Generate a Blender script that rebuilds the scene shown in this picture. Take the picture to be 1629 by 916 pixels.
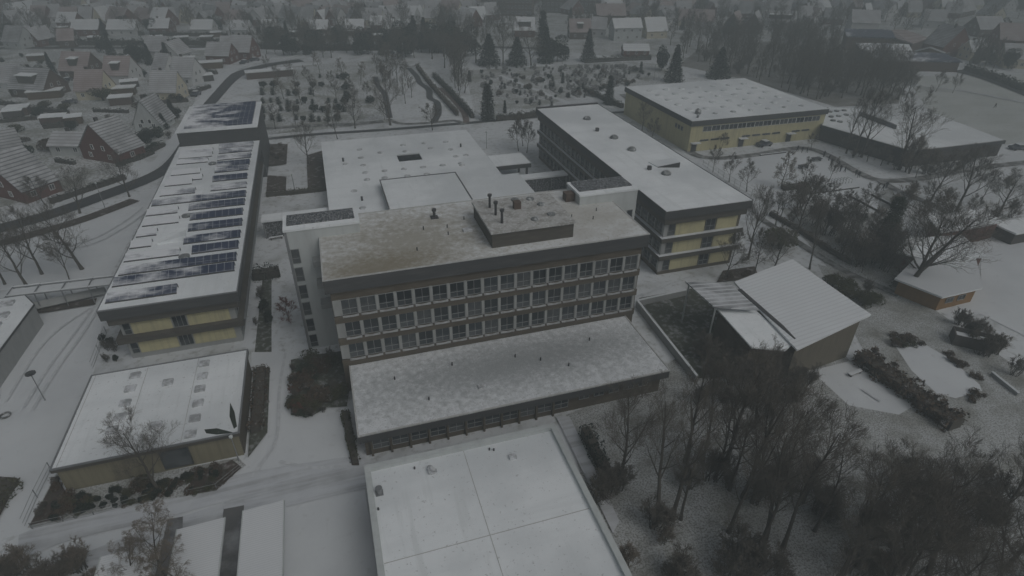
import bpy, math, random
from mathutils import Vector, Matrix
random.seed(7)
R = math.radians
S = bpy.context.scene
COL = S.collection
for o in list(bpy.data.objects): bpy.data.objects.remove(o)

# ------------------------------------------------------------------ camera
CAMZ = 50.0; FPX = 938.72; CX, CY = 814.5, 458.0
RIGHT = Vector((0.95449742, -0.29812278, 0.00758226)).normalized()
FWD = Vector((0.25640993, 0.80743233, -0.53132569)).normalized()
UP = RIGHT.cross(FWD).normalized()
cam = bpy.data.cameras.new('camera'); cam.sensor_width = 36.0
cam.lens = FPX / 1629 * 36.0; cam.clip_start = 0.5; cam.clip_end = 4000
camo = bpy.data.objects.new('camera', cam); COL.objects.link(camo)
M3 = Matrix((RIGHT, UP, -FWD)).transposed()
camo.matrix_world = Matrix.Translation((0, 0, CAMZ)) @ M3.to_4x4()
S.camera = camo

# ------------------------------------------------------------------ light
SUN_EL, SUN_AZ = R(48), R(150)
w = bpy.data.worlds.new('World'); S.world = w; w.use_nodes = True
nt = w.node_tree; nt.nodes.clear()
sky = nt.nodes.new('ShaderNodeTexSky'); sky.sky_type = 'NISHITA'; sky.sun_disc = False
sky.sun_elevation = SUN_EL; sky.sun_rotation = SUN_AZ; sky.dust_density = 6; sky.air_density = 1.2
hs = nt.nodes.new('ShaderNodeHueSaturation'); hs.inputs['Saturation'].default_value = 0.34; hs.inputs['Hue'].default_value = 0.485
bg = nt.nodes.new('ShaderNodeBackground'); bg.inputs['Strength'].default_value = 0.10
wo = nt.nodes.new('ShaderNodeOutputWorld')
nt.links.new(sky.outputs[0], hs.inputs['Color']); nt.links.new(hs.outputs[0], bg.inputs['Color'])
nt.links.new(bg.outputs[0], wo.inputs['Surface'])
sl = bpy.data.lights.new('sun', 'SUN'); sl.energy = 0.7; sl.angle = R(35); sl.color = (0.94, 1.0, 0.985)
slo = bpy.data.objects.new('sun', sl); COL.objects.link(slo)
slo.rotation_euler = (R(90) - SUN_EL, 0, R(180) - SUN_AZ)
S.view_settings.view_transform = 'Standard'; S.view_settings.look = 'None'
S.view_settings.gamma = 1; S.view_settings.exposure = -0.90
S.render.engine = 'CYCLES'
S.cycles.max_bounces = 5; S.cycles.volume_bounces = 0; S.cycles.transparent_max_bounces = 4

# ------------------------------------------------------------------ helpers
def at(px, py, z=0.0):
    """point where the sight line of photo pixel (px,py) meets the level z"""
    d = RIGHT * (px - CX) - UP * (py - CY) + FWD * FPX
    t = (z - CAMZ) / d.z
    return Vector((t * d.x, t * d.y, z))

ORG = {}
def tag(o, label=None, cat=None, group=None, kind=None):
    if label: o['label'] = label
    if cat: o['category'] = cat
    if group: o['group'] = group
    if kind: o['kind'] = kind
    return o
def thing(name, loc, label, cat, group=None, rz=0.0):
    o = bpy.data.objects.new(name, None); COL.objects.link(o); o.empty_display_size = 0.5
    o.location = loc; o.rotation_euler.z = rz
    ORG[o.name] = Vector(loc)
    return tag(o, label, cat, group)

class MB:
    def __init__(s): s.v = []; s.f = []; s.mi = []; s.m = 0
    def add(s, vs, fs):
        b = len(s.v); s.v += [tuple(v) for v in vs]
        for f in fs: s.f.append(tuple(b + i for i in f)); s.mi.append(s.m)
        return s
    def box(s, x0, x1, y0, y1, z0, z1, rz=0, c=(0, 0)):
        vs = [(x, y, z) for z in (z0, z1) for x, y in ((x0, y0), (x1, y0), (x1, y1), (x0, y1))]
        if rz or c != (0, 0):
            ca, sa = math.cos(rz), math.sin(rz)
            vs = [(c[0] + x * ca - y * sa, c[1] + x * sa + y * ca, z) for x, y, z in vs]
        return s.add(vs, [(0, 3, 2, 1), (4, 5, 6, 7), (0, 1, 5, 4), (1, 2, 6, 5), (2, 3, 7, 6), (3, 0, 4, 7)])
    def prism(s, poly, z0, z1):
        n = len(poly); 
        a = sum(poly[i][0] * poly[(i + 1) % n][1] - poly[(i + 1) % n][0] * poly[i][1] for i in range(n))
        if a < 0: poly = list(reversed(poly))
        zz0 = z0 if isinstance(z0, (list, tuple)) else [z0] * n
        zz1 = z1 if isinstance(z1, (list, tuple)) else [z1] * n
        if a < 0: zz0 = list(reversed(zz0)); zz1 = list(reversed(zz1))
        vs = [(p[0], p[1], zz0[i]) for i, p in enumerate(poly)] + [(p[0], p[1], zz1[i]) for i, p in enumerate(poly)]
        fs = [tuple(reversed(range(n))), tuple(range(n, 2 * n))] + [(i, (i + 1) % n, n + (i + 1) % n, n + i) for i in range(n)]
        return s.add(vs, fs)
    def sheet(s, poly, z):
        return s.add([(p[0], p[1], z) for p in poly], [tuple(range(len(poly)))])
    def tube(s, pts, rad, n=6, cap=True):
        pts = [Vector(p) for p in pts]; b = len(s.v); k = len(pts)
        for i, p in enumerate(pts):
            t = (pts[min(i + 1, k - 1)] - pts[max(i - 1, 0)])
            if t.length < 1e-6: t = Vector((0, 0, 1))
            t.normalize()
            a = t.cross(Vector((0, 0, 1)) if abs(t.z) < 0.9 else Vector((1, 0, 0))).normalized(); c = t.cross(a)
            for j in range(n):
                g = 2 * math.pi * j / n
                q = p + (a * math.cos(g) + c * math.sin(g)) * rad[i]; s.v.append((q.x, q.y, q.z))
        for i in range(k - 1):
            for j in range(n):
                s.f.append((b + i * n + j, b + i * n + (j + 1) % n, b + (i + 1) * n + (j + 1) % n, b + (i + 1) * n + j)); s.mi.append(s.m)
        if cap:
            s.f.append(tuple(b + j for j in reversed(range(n)))); s.mi.append(s.m)
            s.f.append(tuple(b + (k - 1) * n + j for j in range(n))); s.mi.append(s.m)
        return s
    def cyl(s, x, y, z0, z1, r, n=14, r2=None):
        return s.tube([(x, y, z0), (x, y, z1)], [r, r if r2 is None else r2], n)
    def build(s, name, mats, parent=None, world=True, smooth=False, kind=None):
        me = bpy.data.meshes.new(name)
        org = ORG.get(parent.name, Vector((0, 0, 0))) if (parent and world) else Vector((0, 0, 0))
        me.from_pydata([(v[0] - org.x, v[1] - org.y, v[2] - org.z) for v in s.v], [], s.f)
        if not isinstance(mats, (list, tuple)): mats = [mats]
        for m in mats: me.materials.append(m)
        if len(mats) > 1: me.polygons.foreach_set('material_index', s.mi)
        if smooth: me.polygons.foreach_set('use_smooth', [True] * len(me.polygons))
        me.update()
        o = bpy.data.objects.new(name, me); COL.objects.link(o)
        if parent:
            o.parent = parent; ORG[o.name] = org
        if kind: o['kind'] = kind
        return o
def copy_tree(o, parent=None):
    c = o.copy(); COL.objects.link(c)
    if parent: c.parent = parent
    for ch in KIDS.get(o.name, []): copy_tree(ch, c)
    return c
KIDS = {}
def reg(o):
    """remember the children of a prototype so that it can be copied fast"""
    def walk(p):
        KIDS[p.name] = [c for c in bpy.data.objects if c.parent == p]
        for c in KIDS[p.name]: walk(c)
    walk(o); return o

# ------------------------------------------------------------------ materials
def mat(name, base, rough=0.85, noise=None, bump=0.0, spec=0.3, metal=0.0):
    """noise: list of (scale, detail, lo, hi, colour, amount) layers mixed over the base by a noise mask"""
    m = bpy.data.materials.new(name); m.use_nodes = True; t = m.node_tree; L = t.links
    p = t.nodes['Principled BSDF']; p.inputs['Roughness'].default_value = rough
    p.inputs['Specular IOR Level'].default_value = spec; p.inputs['Metallic'].default_value = metal
    tc = t.nodes.new('ShaderNodeTexCoord'); prev = None
    rgb = t.nodes.new('ShaderNodeRGB'); rgb.outputs[0].default_value = (*base, 1); prev = rgb.outputs[0]
    last = None
    for (sc, det, lo, hi, colr, amt) in (noise or []):
        stretch = None
        if isinstance(sc, tuple): stretch = sc; sc = 1.0
        n = t.nodes.new('ShaderNodeTexNoise'); n.inputs['Scale'].default_value = sc
        n.inputs['Detail'].default_value = det; n.inputs['Roughness'].default_value = 0.6
        if stretch:
            mp = t.nodes.new('ShaderNodeMapping'); mp.inputs['Scale'].default_value = stretch
            L.new(tc.outputs['Object'], mp.inputs['Vector']); L.new(mp.outputs[0], n.inputs['Vector'])
        else: L.new(tc.outputs['Object'], n.inputs['Vector'])
        mr = t.nodes.new('ShaderNodeMapRange'); mr.inputs['From Min'].default_value = lo; mr.inputs['From Max'].default_value = hi
        mr.inputs['To Max'].default_value = amt
        L.new(n.outputs[0], mr.inputs['Value'])
        mx = t.nodes.new('ShaderNodeMix'); mx.data_type = 'RGBA'
        L.new(mr.outputs[0], mx.inputs['Factor']); L.new(prev, mx.inputs[6]); mx.inputs[7].default_value = (*colr, 1)
        prev = mx.outputs[2]; last = n.outputs[0]
    L.new(prev, p.inputs['Base Color'])
    if bump and last is not None:
        b = t.nodes.new('ShaderNodeBump'); b.inputs['Strength'].default_value = 0.6; b.inputs['Distance'].default_value = bump
        L.new(last, b.inputs['Height']); L.new(b.outputs[0], p.inputs['Normal'])
    return m
SNOW = (0.62, 0.645, 0.665); SN2 = (0.50, 0.52, 0.545)
GRASS = (0.085, 0.085, 0.055); SOIL = (0.05, 0.042, 0.034)
M = {}
M['ground'] = mat('snowy_ground', SNOW, noise=[(0.035, 4, .42, .7, SN2, .8), ((.9, .9, .9), 8, .53, .68, GRASS, .42), ((.16, .16, .16), 6, .50, .72, (.16, .16, .13), .5)], bump=.05)
M['lawn'] = mat('snowy_lawn', (.62, .64, .66), noise=[(.08, 3, .4, .7, (.42, .44, .45), .8), (1.6, 9, .46, .62, GRASS, .75), (.12, 6, .46, .62, (.17, .175, .14), .65)], bump=.08)
M['rough'] = mat('snowy_rough_grass', (.48, .50, .51), noise=[(5.5, 10, .44, .60, (.13, .125, .10), .75), (.22, 8, .44, .66, (.15, .145, .12), .75)], bump=.1)
M['field'] = mat('thin_snow_on_field', (.50, .52, .51), noise=[((.05, .12, 1), 6, .42, .62, (.40, .42, .40), .8), (.9, 8, .56, .68, (.24, .25, .22), .5)])
M['smooth_snow'] = mat('smooth_snow', SNOW, noise=[(.12, 5, .4, .7, SN2, .55), (.9, 6, .60, .75, (.35, .35, .35), .35)])
M['roof_snow'] = mat('roof_snow', (.80, .83, .85), noise=[(.07, 7, .42, .62, (.60, .63, .65), .85), (3.0, 8, .62, .68, (.25, .25, .25), .5), ((.05, .6, 1), 5, .50, .66, (.66, .69, .71), .35), ((.7, .06, 1), 5, .56, .64, (.64, .67, .68), .5)])
M['woodfloor'] = mat('leaf_litter_with_snow', (.34, .35, .35), noise=[(3.5, 10, .44, .60, (.10, .09, .07), .75), (.15, 8, .42, .62, (.12, .11, .09), .8)], bump=.1)
M['asphalt'] = mat('wet_asphalt', (.055, .056, .058), rough=.6, noise=[(.5, 6, .5, .75, (.12, .12, .12), .5), ((.15, .15, 1), 5, .60, .72, (.4, .4, .42), .35)])
M['gap'] = mat('dark_paving', (.13, .13, .13), noise=[(.3, 8, .45, .70, (.42, .43, .45), .8)])  # dark grey ground between the shelters, with paler patches
M['path'] = mat('dark_path', (.11, .108, .10), noise=[(.6, 9, .44, .62, (.36, .37, .38), .75)])
M['brick_path'] = mat('brick_path', (.12, .085, .07), noise=[(.9, 6, .45, .7, (.35, .33, .33), .6)])
M['track'] = mat('trodden_snow', (.50, .52, .54), noise=[(1.5, 8, .45, .6, (.60, .62, .64), .8)])
M['slush'] = mat('driven_snow', (.52, .54, .57), noise=[((.08, 1.2, 1), 5, .46, .60, (.33, .34, .35), .7), (.4, 5, .4, .7, SNOW, .5)])
M['soil'] = mat('bare_soil_bed', (.075, .055, .048), noise=[(.9, 7, .55, .68, (.5, .5, .5), .6), (3, 6, .4, .7, (.045, .05, .03), .7)], bump=.1)
M['darkgrass'] = mat('dark_mossy_ground', (.075, .08, .06), noise=[(1.4, 8, .50, .66, (.45, .46, .47), .6), (.3, 5, .4, .7, (.05, .05, .04), .6)], bump=.08)
M['curb'] = mat('concrete_kerb', (.42, .42, .41), noise=[(2, 5, .5, .7, SNOW, .6)])
M['fascia'] = mat('dark_fascia', (.062, .064, .066), rough=.6, noise=[((.3, .3, 2), 5, .45, .7, (.10, .10, .098), .6)])
M['fascia_brown'] = mat('weathered_brown_fascia', (.080, .074, .064), rough=.7, noise=[((.5, .5, 3), 6, .45, .7, (.13, .12, .10), .6)])
M['brown'] = mat('brown_clad_band', (.105, .088, .066), noise=[((.6, .6, 2.5), 6, .42, .68, (.16, .14, .11), .6), (.15, 3, .5, .7, (.07, .06, .05), .5)])
M['yellow'] = mat('yellow_brick_panel', (.51, .475, .29), noise=[((1, 1, 6), 5, .4, .7, (.40, .37, .22), .5), ((2.2, 2.2, .12), 6, .48, .66, (.33, .31, .21), .6), (.4, 5, .5, .75, (.34, .32, .22), .5)])
M['yellow_old'] = mat('weathered_yellow_wall', (.23, .21, .145), noise=[((2.0, 2.0, .15), 6, .42, .64, (.15, .14, .10), .65), (.3, 6, .5, .7, (.27, .25, .18), .5)])
M['concrete'] = mat('pale_concrete', (.33, .34, .34), noise=[((.8, .8, .25), 6, .42, .7, (.24, .25, .25), .6)])
M['pier'] = mat('grey_window_pier', (.33, .34, .335), noise=[((1, 1, .4), 5, .4, .7, (.22, .225, .22), .6)])
M['sill'] = mat('snowed_window_sill', (.42, .43, .44), noise=[(1.5, 6, .42, .6, (.24, .24, .235), .7)])
M['white'] = mat('white_render', (.50, .53, .53), noise=[((.9, .9, .2), 6, .45, .72, (.38, .40, .40), .6)])
M['frame'] = mat('white_window_frame', (.24, .25, .25), rough=.5, noise=[(3, 4, .5, .7, (.24, .25, .25), .5)])
M['frame_white'] = mat('bright_window_frame', (.62, .64, .64), rough=.5, noise=[(3, 4, .5, .7, (.52, .53, .53), .5)])
M['dome_snow'] = mat('snowed_skylight_dome', (.55, .57, .59), rough=.6, noise=[(1.4, 5, .42, .6, (.74, .77, .79), .8)])
M['glass'] = mat('window_glass', (.032, .039, .046), rough=.12, spec=.5, noise=[(.35, 2, .45, .62, (.11, .12, .125), .75)])
M['glassB'] = mat('window_glass_with_blinds', (.06, .065, .07), rough=.2, spec=.5, noise=[((.9, .9, .5), 2, .42, .55, (.10, .108, .11), .8)])
M['glassC'] = mat('dark_window_glass', (.022, .026, .030), rough=.1, spec=.5, noise=[(.5, 2, .5, .62, (.07, .08, .085), .7)])
M['darkglass'] = mat('dark_glazing', (.03, .033, .035), rough=.15, spec=.6, noise=[(5.0, 6, .46, .70, (.50, .51, .53), .8)])
M['metal'] = mat('grey_metal', (.28, .29, .30), rough=.45, metal=.5, noise=[(2, 4, .5, .7, (.2, .2, .2), .5)])
M['darkmetal'] = mat('dark_metal', (.06, .06, .062), rough=.5, noise=[(2, 4, .5, .7, (.1, .1, .1), .5)])
M['dome'] = mat('grey_skylight_dome', (.33, .34, .35), rough=.4, noise=[(1.4, 5, .42, .6, (.72, .74, .77), .8)])
M['domedark'] = mat('dark_skylight_dome', (.16, .17, .17), rough=.35, noise=[(1.2, 5, .52, .66, (.6, .62, .64), .8)])
M['tentroof'] = mat('ribbed_snow_roof', (.70, .72, .75), noise=[((.2, .2, .2), 4, .4, .7, (.60, .62, .65), .6)])
M['wood'] = mat('dark_timber', (.12, .085, .055), noise=[((4, 4, .6), 5, .4, .7, (.07, .05, .035), .7)])
M['orange'] = mat('orange_timber', (.27, .16, .07), noise=[((3, 3, .5), 5, .4, .7, (.18, .11, .055), .6)])
M['brownwall'] = mat('grey_brown_timber_wall', (.15, .135, .105), noise=[((4, 4, .4), 5, .4, .7, (.10, .09, .07), .6)])
M['redbrick'] = mat('red_brick', (.15, .065, .052), noise=[((2, 2, 6), 5, .42, .65, (.10, .05, .042), .6), (.4, 4, .5, .7, (.17, .10, .08), .4)])
M['brownbrick'] = mat('brown_brick', (.105, .08, .066), noise=[((2, 2, 6), 5, .42, .65, (.10, .06, .045), .6)])
M['darkbrick'] = mat('dark_brick', (.085, .078, .072), noise=[((2, 2, 5), 5, .42, .65, (.06, .055, .05), .6)])
M['cream'] = mat('cream_render', (.58, .54, .42), noise=[(.5, 5, .4, .7, (.48, .45, .36), .5)])
M['pale'] = mat('pale_render', (.60, .61, .61), noise=[(.5, 5, .4, .7, (.48, .49, .5), .5)])
M['bark'] = mat('winter_bark', (.082, .073, .062), noise=[((3, 3, .6), 6, .45, .65, (.10, .095, .08), .7)])
M['twig'] = mat('winter_twigs', (.128, .116, .098), noise=[(.5, 3, .4, .7, (.098, .090, .077), .6)])
M['twig_pale'] = mat('brown_catkin_twigs', (.19, .165, .135), noise=[(.8, 3, .4, .7, (.11, .09, .07), .6)])
M['twig_red'] = mat('reddish_twigs', (.17, .07, .055), noise=[(.8, 3, .4, .7, (.10, .05, .04), .6)])
M['leaf'] = mat('evergreen_leaves', (.038, .052, .030), noise=[(.6, 5, .4, .65, (.022, .032, .022), .7), (2.0, 5, .62, .74, (.45, .47, .48), .5)])
M['leaf_dark'] = mat('dark_evergreen_leaves', (.024, .032, .024), noise=[(.7, 5, .4, .65, (.035, .042, .028), .7), (1.6, 5, .63, .75, (.4, .42, .44), .45)])
M['leaf_brown'] = mat('brown_hedge_leaves', (.105, .075, .05), noise=[(.8, 5, .4, .65, (.06, .048, .034), .7), (1.4, 5, .54, .70, (.55, .56, .58), .5)])
M['leaf_moss'] = mat('mossy_shrub_leaves', (.08, .078, .038), noise=[(.8, 5, .4, .65, (.045, .05, .03), .7), (1.6, 5, .60, .72, (.5, .51, .52), .5)])
M['stone'] = mat('dark_gravestone', (.10, .10, .10), rough=.5, noise=[(3, 4, .5, .65, (.6, .62, .64), .7)])
M['tyre'] = mat('black_rubber', (.02, .02, .02), noise=[(4, 3, .4, .6, (.03, .03, .03), .5)])

def bare_mask(m, layers):
    """places where the snow has gone: (cx, cy, rx, ry, lo, hi, noise scale, noise amount, colour, amount) in the part's own metres"""
    t = m.node_tree; L = t.links; p = t.nodes['Principled BSDF']
    for (cx, cy, rx, ry, lo, hi, sc, na, colr, amt) in layers:
        src = p.inputs['Base Color'].links[0].from_socket
        tc = t.nodes.new('ShaderNodeTexCoord'); mp = t.nodes.new('ShaderNodeMapping'); mp.vector_type = 'POINT'
        mp.inputs['Location'].default_value = (-cx / rx, -cy / ry, 0); mp.inputs['Scale'].default_value = (1 / rx, 1 / ry, 0)
        L.new(tc.outputs['Object'], mp.inputs['Vector'])
        ln = t.nodes.new('ShaderNodeVectorMath'); ln.operation = 'LENGTH'; L.new(mp.outputs[0], ln.inputs[0])
        n = t.nodes.new('ShaderNodeTexNoise'); n.inputs['Scale'].default_value = sc; n.inputs['Detail'].default_value = 10; n.inputs['Roughness'].default_value = .68; L.new(tc.outputs['Object'], n.inputs['Vector'])
        ma = t.nodes.new('ShaderNodeMath'); ma.operation = 'MULTIPLY_ADD'; ma.inputs[1].default_value = na; L.new(n.outputs[0], ma.inputs[0]); L.new(ln.outputs['Value'], ma.inputs[2])
        mr = t.nodes.new('ShaderNodeMapRange'); mr.inputs['From Min'].default_value = hi + na * .5; mr.inputs['From Max'].default_value = lo + na * .5; mr.inputs['To Max'].default_value = amt
        L.new(ma.outputs[0], mr.inputs['Value'])
        mx = t.nodes.new('ShaderNodeMix'); mx.data_type = 'RGBA'; L.new(mr.outputs[0], mx.inputs['Factor']); L.new(src, mx.inputs[6]); mx.inputs[7].default_value = (*colr, 1)
        L.new(mx.outputs[2], p.inputs['Base Color'])
    return m
def tile_mat(name, base, gap, amt_snow, sc=1.9, axis='Z', snowc=(.70, .72, .75)):
    """tiled or ribbed roof whose courses show through thin snow"""
    m = mat(name, base, noise=[(.25, 4, .30, .62, snowc, amt_snow), (1.2, 6, .55, .7, base, .25)])
    t = m.node_tree; L = t.links; p = t.nodes['Principled BSDF']; src = p.inputs['Base Color'].links[0].from_socket
    tc = t.nodes.new('ShaderNodeTexCoord'); sp = t.nodes.new('ShaderNodeSeparateXYZ'); L.new(tc.outputs['Object'], sp.inputs[0])
    mu = t.nodes.new('ShaderNodeMath'); mu.operation = 'MULTIPLY'; mu.inputs[1].default_value = sc
    L.new(sp.outputs[axis], mu.inputs[0])
    fr = t.nodes.new('ShaderNodeMath'); fr.operation = 'FRACT'; L.new(mu.outputs[0], fr.inputs[0])
    gt = t.nodes.new('ShaderNodeMath'); gt.operation = 'GREATER_THAN'; gt.inputs[1].default_value = .68; L.new(fr.outputs[0], gt.inputs[0])
    ml = t.nodes.new('ShaderNodeMath'); ml.operation = 'MULTIPLY'; ml.inputs[1].default_value = .85; L.new(gt.outputs[0], ml.inputs[0])
    mx = t.nodes.new('ShaderNodeMix'); mx.data_type = 'RGBA'; L.new(ml.outputs[0], mx.inputs['Factor']); L.new(src, mx.inputs[6])
    mx.inputs[7].default_value = (*gap, 1); L.new(mx.outputs[2], p.inputs['Base Color'])
    return m
M['roof_thaw'] = bare_mask(mat('thawing_roof_snow', (.66, .68, .69), noise=[((.25, .4, 1), 8, .42, .60, (.50, .50, .49), .7), (2.5, 9, .55, .63, (.34, .32, .27), .5)]),
    [(-9.5, -1.0, 12, 9.5, .2, 1.25, 1.1, 3.4, (.28, .26, .21), .8), (-14, -6.5, 8, 3.5, .4, 1.3, 2.0, 1.8, (.20, .17, .11), .75), (14, 0, 10, 8, .3, 1.1, 1.5, 1.8, (.36, .34, .29), .5)])
M['roof_plant'] = mat('gritty_plant_room_roof', (.42, .42, .41), noise=[(.8, 8, .45, .6, (.25, .24, .22), .8), (3, 9, .5, .6, (.6, .61, .62), .6)])
M['roof_grit'] = bare_mask(mat('gritty_roof_snow', (.68, .70, .72), noise=[(1.2, 9, .45, .62, (.52, .54, .55), .7), (6.0, 9, .56, .64, (.28, .28, .28), .6)]),
    [(-1, 1.2, 19, 4.6, .2, 1.5, 1.3, 4.5, (.27, .29, .30), .7), (5, 2.0, 13, 3.0, .2, 1.5, 5.0, 4.0, (.25, .26, .265), .7)])
M['tile_snow'] = tile_mat('snow_dusted_grey_tiles', (.34, .34, .35), (.27, .27, .28), .75, snowc=(.60, .62, .64))
M['tile_pink'] = tile_mat('snow_dusted_red_tiles', (.27, .215, .205), (.25, .19, .18), .65, snowc=(.50, .47, .48))
M['tile_dark'] = tile_mat('thin_snow_on_dark_tiles', (.20, .205, .21), (.12, .12, .125), .75, snowc=(.56, .58, .60))
M['tile_white'] = tile_mat('snow_covered_tiles', (.66, .68, .70), (.54, .56, .58), .9, snowc=(.76, .79, .81))
M['rib'] = tile_mat('snowy_corrugated_sheet', (.62, .64, .66), (.57, .59, .61), .9, snowc=(.68, .70, .72), sc=4.4, axis='Y')
M['ribtent'] = tile_mat('ribbed_snow_sheet', (.72, .74, .76), (.66, .68, .70), .9, sc=1.5, axis='Y', snowc=(.76, .79, .81))
M['ribbare'] = tile_mat('ribbed_dark_sheet', (.12, .125, .13), (.6, .62, .64), .75, sc=1.1, axis='Y')

def solar_mat(name, lo, hi):
    m = bpy.data.materials.new(name); m.use_nodes = True; t = m.node_tree; L = t.links; p = t.nodes['Principled BSDF']
    p.inputs['Roughness'].default_value = .35
    tc = t.nodes.new('ShaderNodeTexCoord')
    br = t.nodes.new('ShaderNodeTexBrick'); br.offset = 0; br.inputs['Scale'].default_value = 1.0
    br.inputs['Brick Width'].default_value = 1.0; br.inputs['Row Height'].default_value = 1.7; br.inputs['Mortar Size'].default_value = .035
    br.inputs['Color1'].default_value = (.022, .034, .072, 1); br.inputs['Color2'].default_value = (.028, .040, .085, 1); br.inputs['Mortar'].default_value = (.3, .31, .33, 1)
    L.new(tc.outputs['Object'], br.inputs['Vector'])
    mp = t.nodes.new('ShaderNodeMapping'); mp.inputs['Scale'].default_value = (.22, .5, .5); L.new(tc.outputs['Object'], mp.inputs['Vector'])
    n = t.nodes.new('ShaderNodeTexNoise'); n.inputs['Scale'].default_value = 1; n.inputs['Detail'].default_value = 9; n.inputs['Roughness'].default_value = .62; L.new(mp.outputs[0], n.inputs['Vector'])
    sx = t.nodes.new('ShaderNodeSeparateXYZ'); L.new(tc.outputs['Object'], sx.inputs[0])
    g = t.nodes.new('ShaderNodeMapRange'); g.inputs['From Min'].default_value = -8; g.inputs['From Max'].default_value = 8
    g.inputs['To Min'].default_value = .16; g.inputs['To Max'].default_value = -.14; L.new(sx.outputs['X'], g.inputs['Value'])
    ad = t.nodes.new('ShaderNodeMath'); ad.operation = 'ADD'; L.new(n.outputs[0], ad.inputs[0]); L.new(g.outputs[0], ad.inputs[1])
    mr = t.nodes.new('ShaderNodeMapRange'); mr.inputs['From Min'].default_value = lo; mr.inputs['From Max'].default_value = hi; L.new(ad.outputs[0], mr.inputs['Value'])
    mx = t.nodes.new('ShaderNodeMix'); mx.data_type = 'RGBA'; L.new(mr.outputs[0], mx.inputs['Factor']); L.new(br.outputs[0], mx.inputs[6])
    mx.inputs[7].default_value = (.70, .72, .75, 1); L.new(mx.outputs[2], p.inputs['Base Color'])
    return m
M['solar_clear'] = solar_mat('solar_cells_mostly_clear', .50, .72)
M['solar_half'] = solar_mat('solar_cells_half_snowed', .46, .66)
M['solar_snow'] = solar_mat('solar_cells_snowed_over', .30, .54)

# ------------------------------------------------------------------ the setting
mb = MB(); mb.sheet([(-1500, -300), (2000, -300), (2000, 1800), (-1500, 1800)], 0.0)
mb.build('ground', M['ground'], kind='structure')
ZL = [0.004]
def patch(name, pxpoly, m, lift=None, world=False):
    z = ZL[0] = (ZL[0] + 0.004 if lift is None else lift)
    pts = [Vector((p[0], p[1], 0)) for p in pxpoly] if world else [at(*p) for p in pxpoly]
    b = MB(); b.sheet([(p.x, p.y) for p in pts], z); return b.build(name, M[m], kind='structure')
def ribbon_pts(pts, wd):
    L_, R_ = [], []
    for i, p in enumerate(pts):
        t = pts[min(i + 1, len(pts) - 1)] - pts[max(i - 1, 0)]; t.z = 0; t.normalize(); n = Vector((-t.y, t.x, 0)) * wd / 2
        L_.append(p + n); R_.append(p - n)
    return L_, R_
def smooth_line(pts, k=5):
    out = []
    for i in range(len(pts) - 1):
        p0 = pts[max(i - 1, 0)]; p1 = pts[i]; p2 = pts[i + 1]; p3 = pts[min(i + 2, len(pts) - 1)]
        for j in range(k):
            t = j / k
            out.append(0.5 * ((2 * p1) + (p2 - p0) * t + (2 * p0 - 5 * p1 + 4 * p2 - p3) * t * t + (3 * p1 - p0 - 3 * p2 + p3) * t ** 3))
    out.append(pts[-1]); return out
def ribbon(name, pxs, wd, m, raised=0):
    z = ZL[0] = ZL[0] + 0.004
    pts = smooth_line([at(*p) for p in pxs]); L_, R_ = ribbon_pts(pts, wd); b = MB(); n = len(pts)
    if raised:
        for i in range(n - 1):
            b.prism([(L_[i].x, L_[i].y), (R_[i].x, R_[i].y), (R_[i + 1].x, R_[i + 1].y), (L_[i + 1].x, L_[i + 1].y)], -0.02, raised)
    else:
        b.add([(p.x, p.y, z) for p in L_] + [(p.x, p.y, z) for p in R_], [(n + i, n + i + 1, i + 1, i) for i in range(n - 1)])
    return b.build(name, M[m], kind='structure')

# lawns and rough ground
patch('lawn', [(0, 400), (60, 368), (190, 322), (245, 300), (225, 345), (175, 440), (0, 462)], 'smooth_snow')
patch('school_yard', [(0, 640), (20, 500), (60, 480), (170, 462), (150, 590), (85, 740), (40, 850), (-60, 850)], 'smooth_snow')
patch('forecourt', [(400, 560), (460, 560), (462, 660), (545, 655), (575, 740), (600, 916), (40, 1000), (110, 850), (330, 790), (400, 720)], 'smooth_snow')
patch('cemetery_lawn', [(740, 112), (1000, 98), (1085, 105), (1080, 150), (990, 135), (850, 172), (800, 190), (755, 180)], 'lawn')
patch('cemetery_lawn', [(410, 110), (600, 95), (620, 195), (420, 215)], 'lawn')
patch('wood_floor', [(900, 660), (1000, 620), (1090, 560), (1340, 560), (1400, 630), (1700, 700), (1700, 1150), (1020, 1150)], 'rough')
patch('meadow', [(1300, 420), (1440, 460), (1640, 600), (1640, 720), (1520, 680), (1375, 560)], 'rough')
patch('playing_field', [(1440, 122), (1640, 118), (1700, 215), (1600, 230), (1480, 180)], 'field')
patch('wood_floor', [(1080, 104), (1120, 70), (1330, 62), (1440, 112), (1430, 165), (1330, 170), (1190, 128)], 'woodfloor')
patch('garden_floor', [(1240, 330), (1420, 300), (1450, 470), (1320, 430)], 'rough')
patch('garden_floor', [(0, 60), (330, 80), (300, 200), (170, 290), (0, 330)], 'lawn')
patch('snowy_terrace', [(1290, 590), (1350, 575), (1395, 590), (1455, 645), (1430, 660), (1350, 645)], 'smooth_snow')
patch('frozen_pond', [(1425, 552), (1470, 548), (1510, 570), (1558, 612), (1562, 622), (1520, 634), (1490, 626), (1450, 590)], 'smooth_snow')
patch('school_court', [(1110, 250), (1290, 240), (1400, 300), (1395, 340), (1230, 330), (1190, 300)], 'smooth_snow')
patch('playground_lawn', [(1560, 400), (1640, 380), (1640, 540), (1560, 500), (1500, 500), (1560, 460)], 'smooth_snow')
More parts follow.
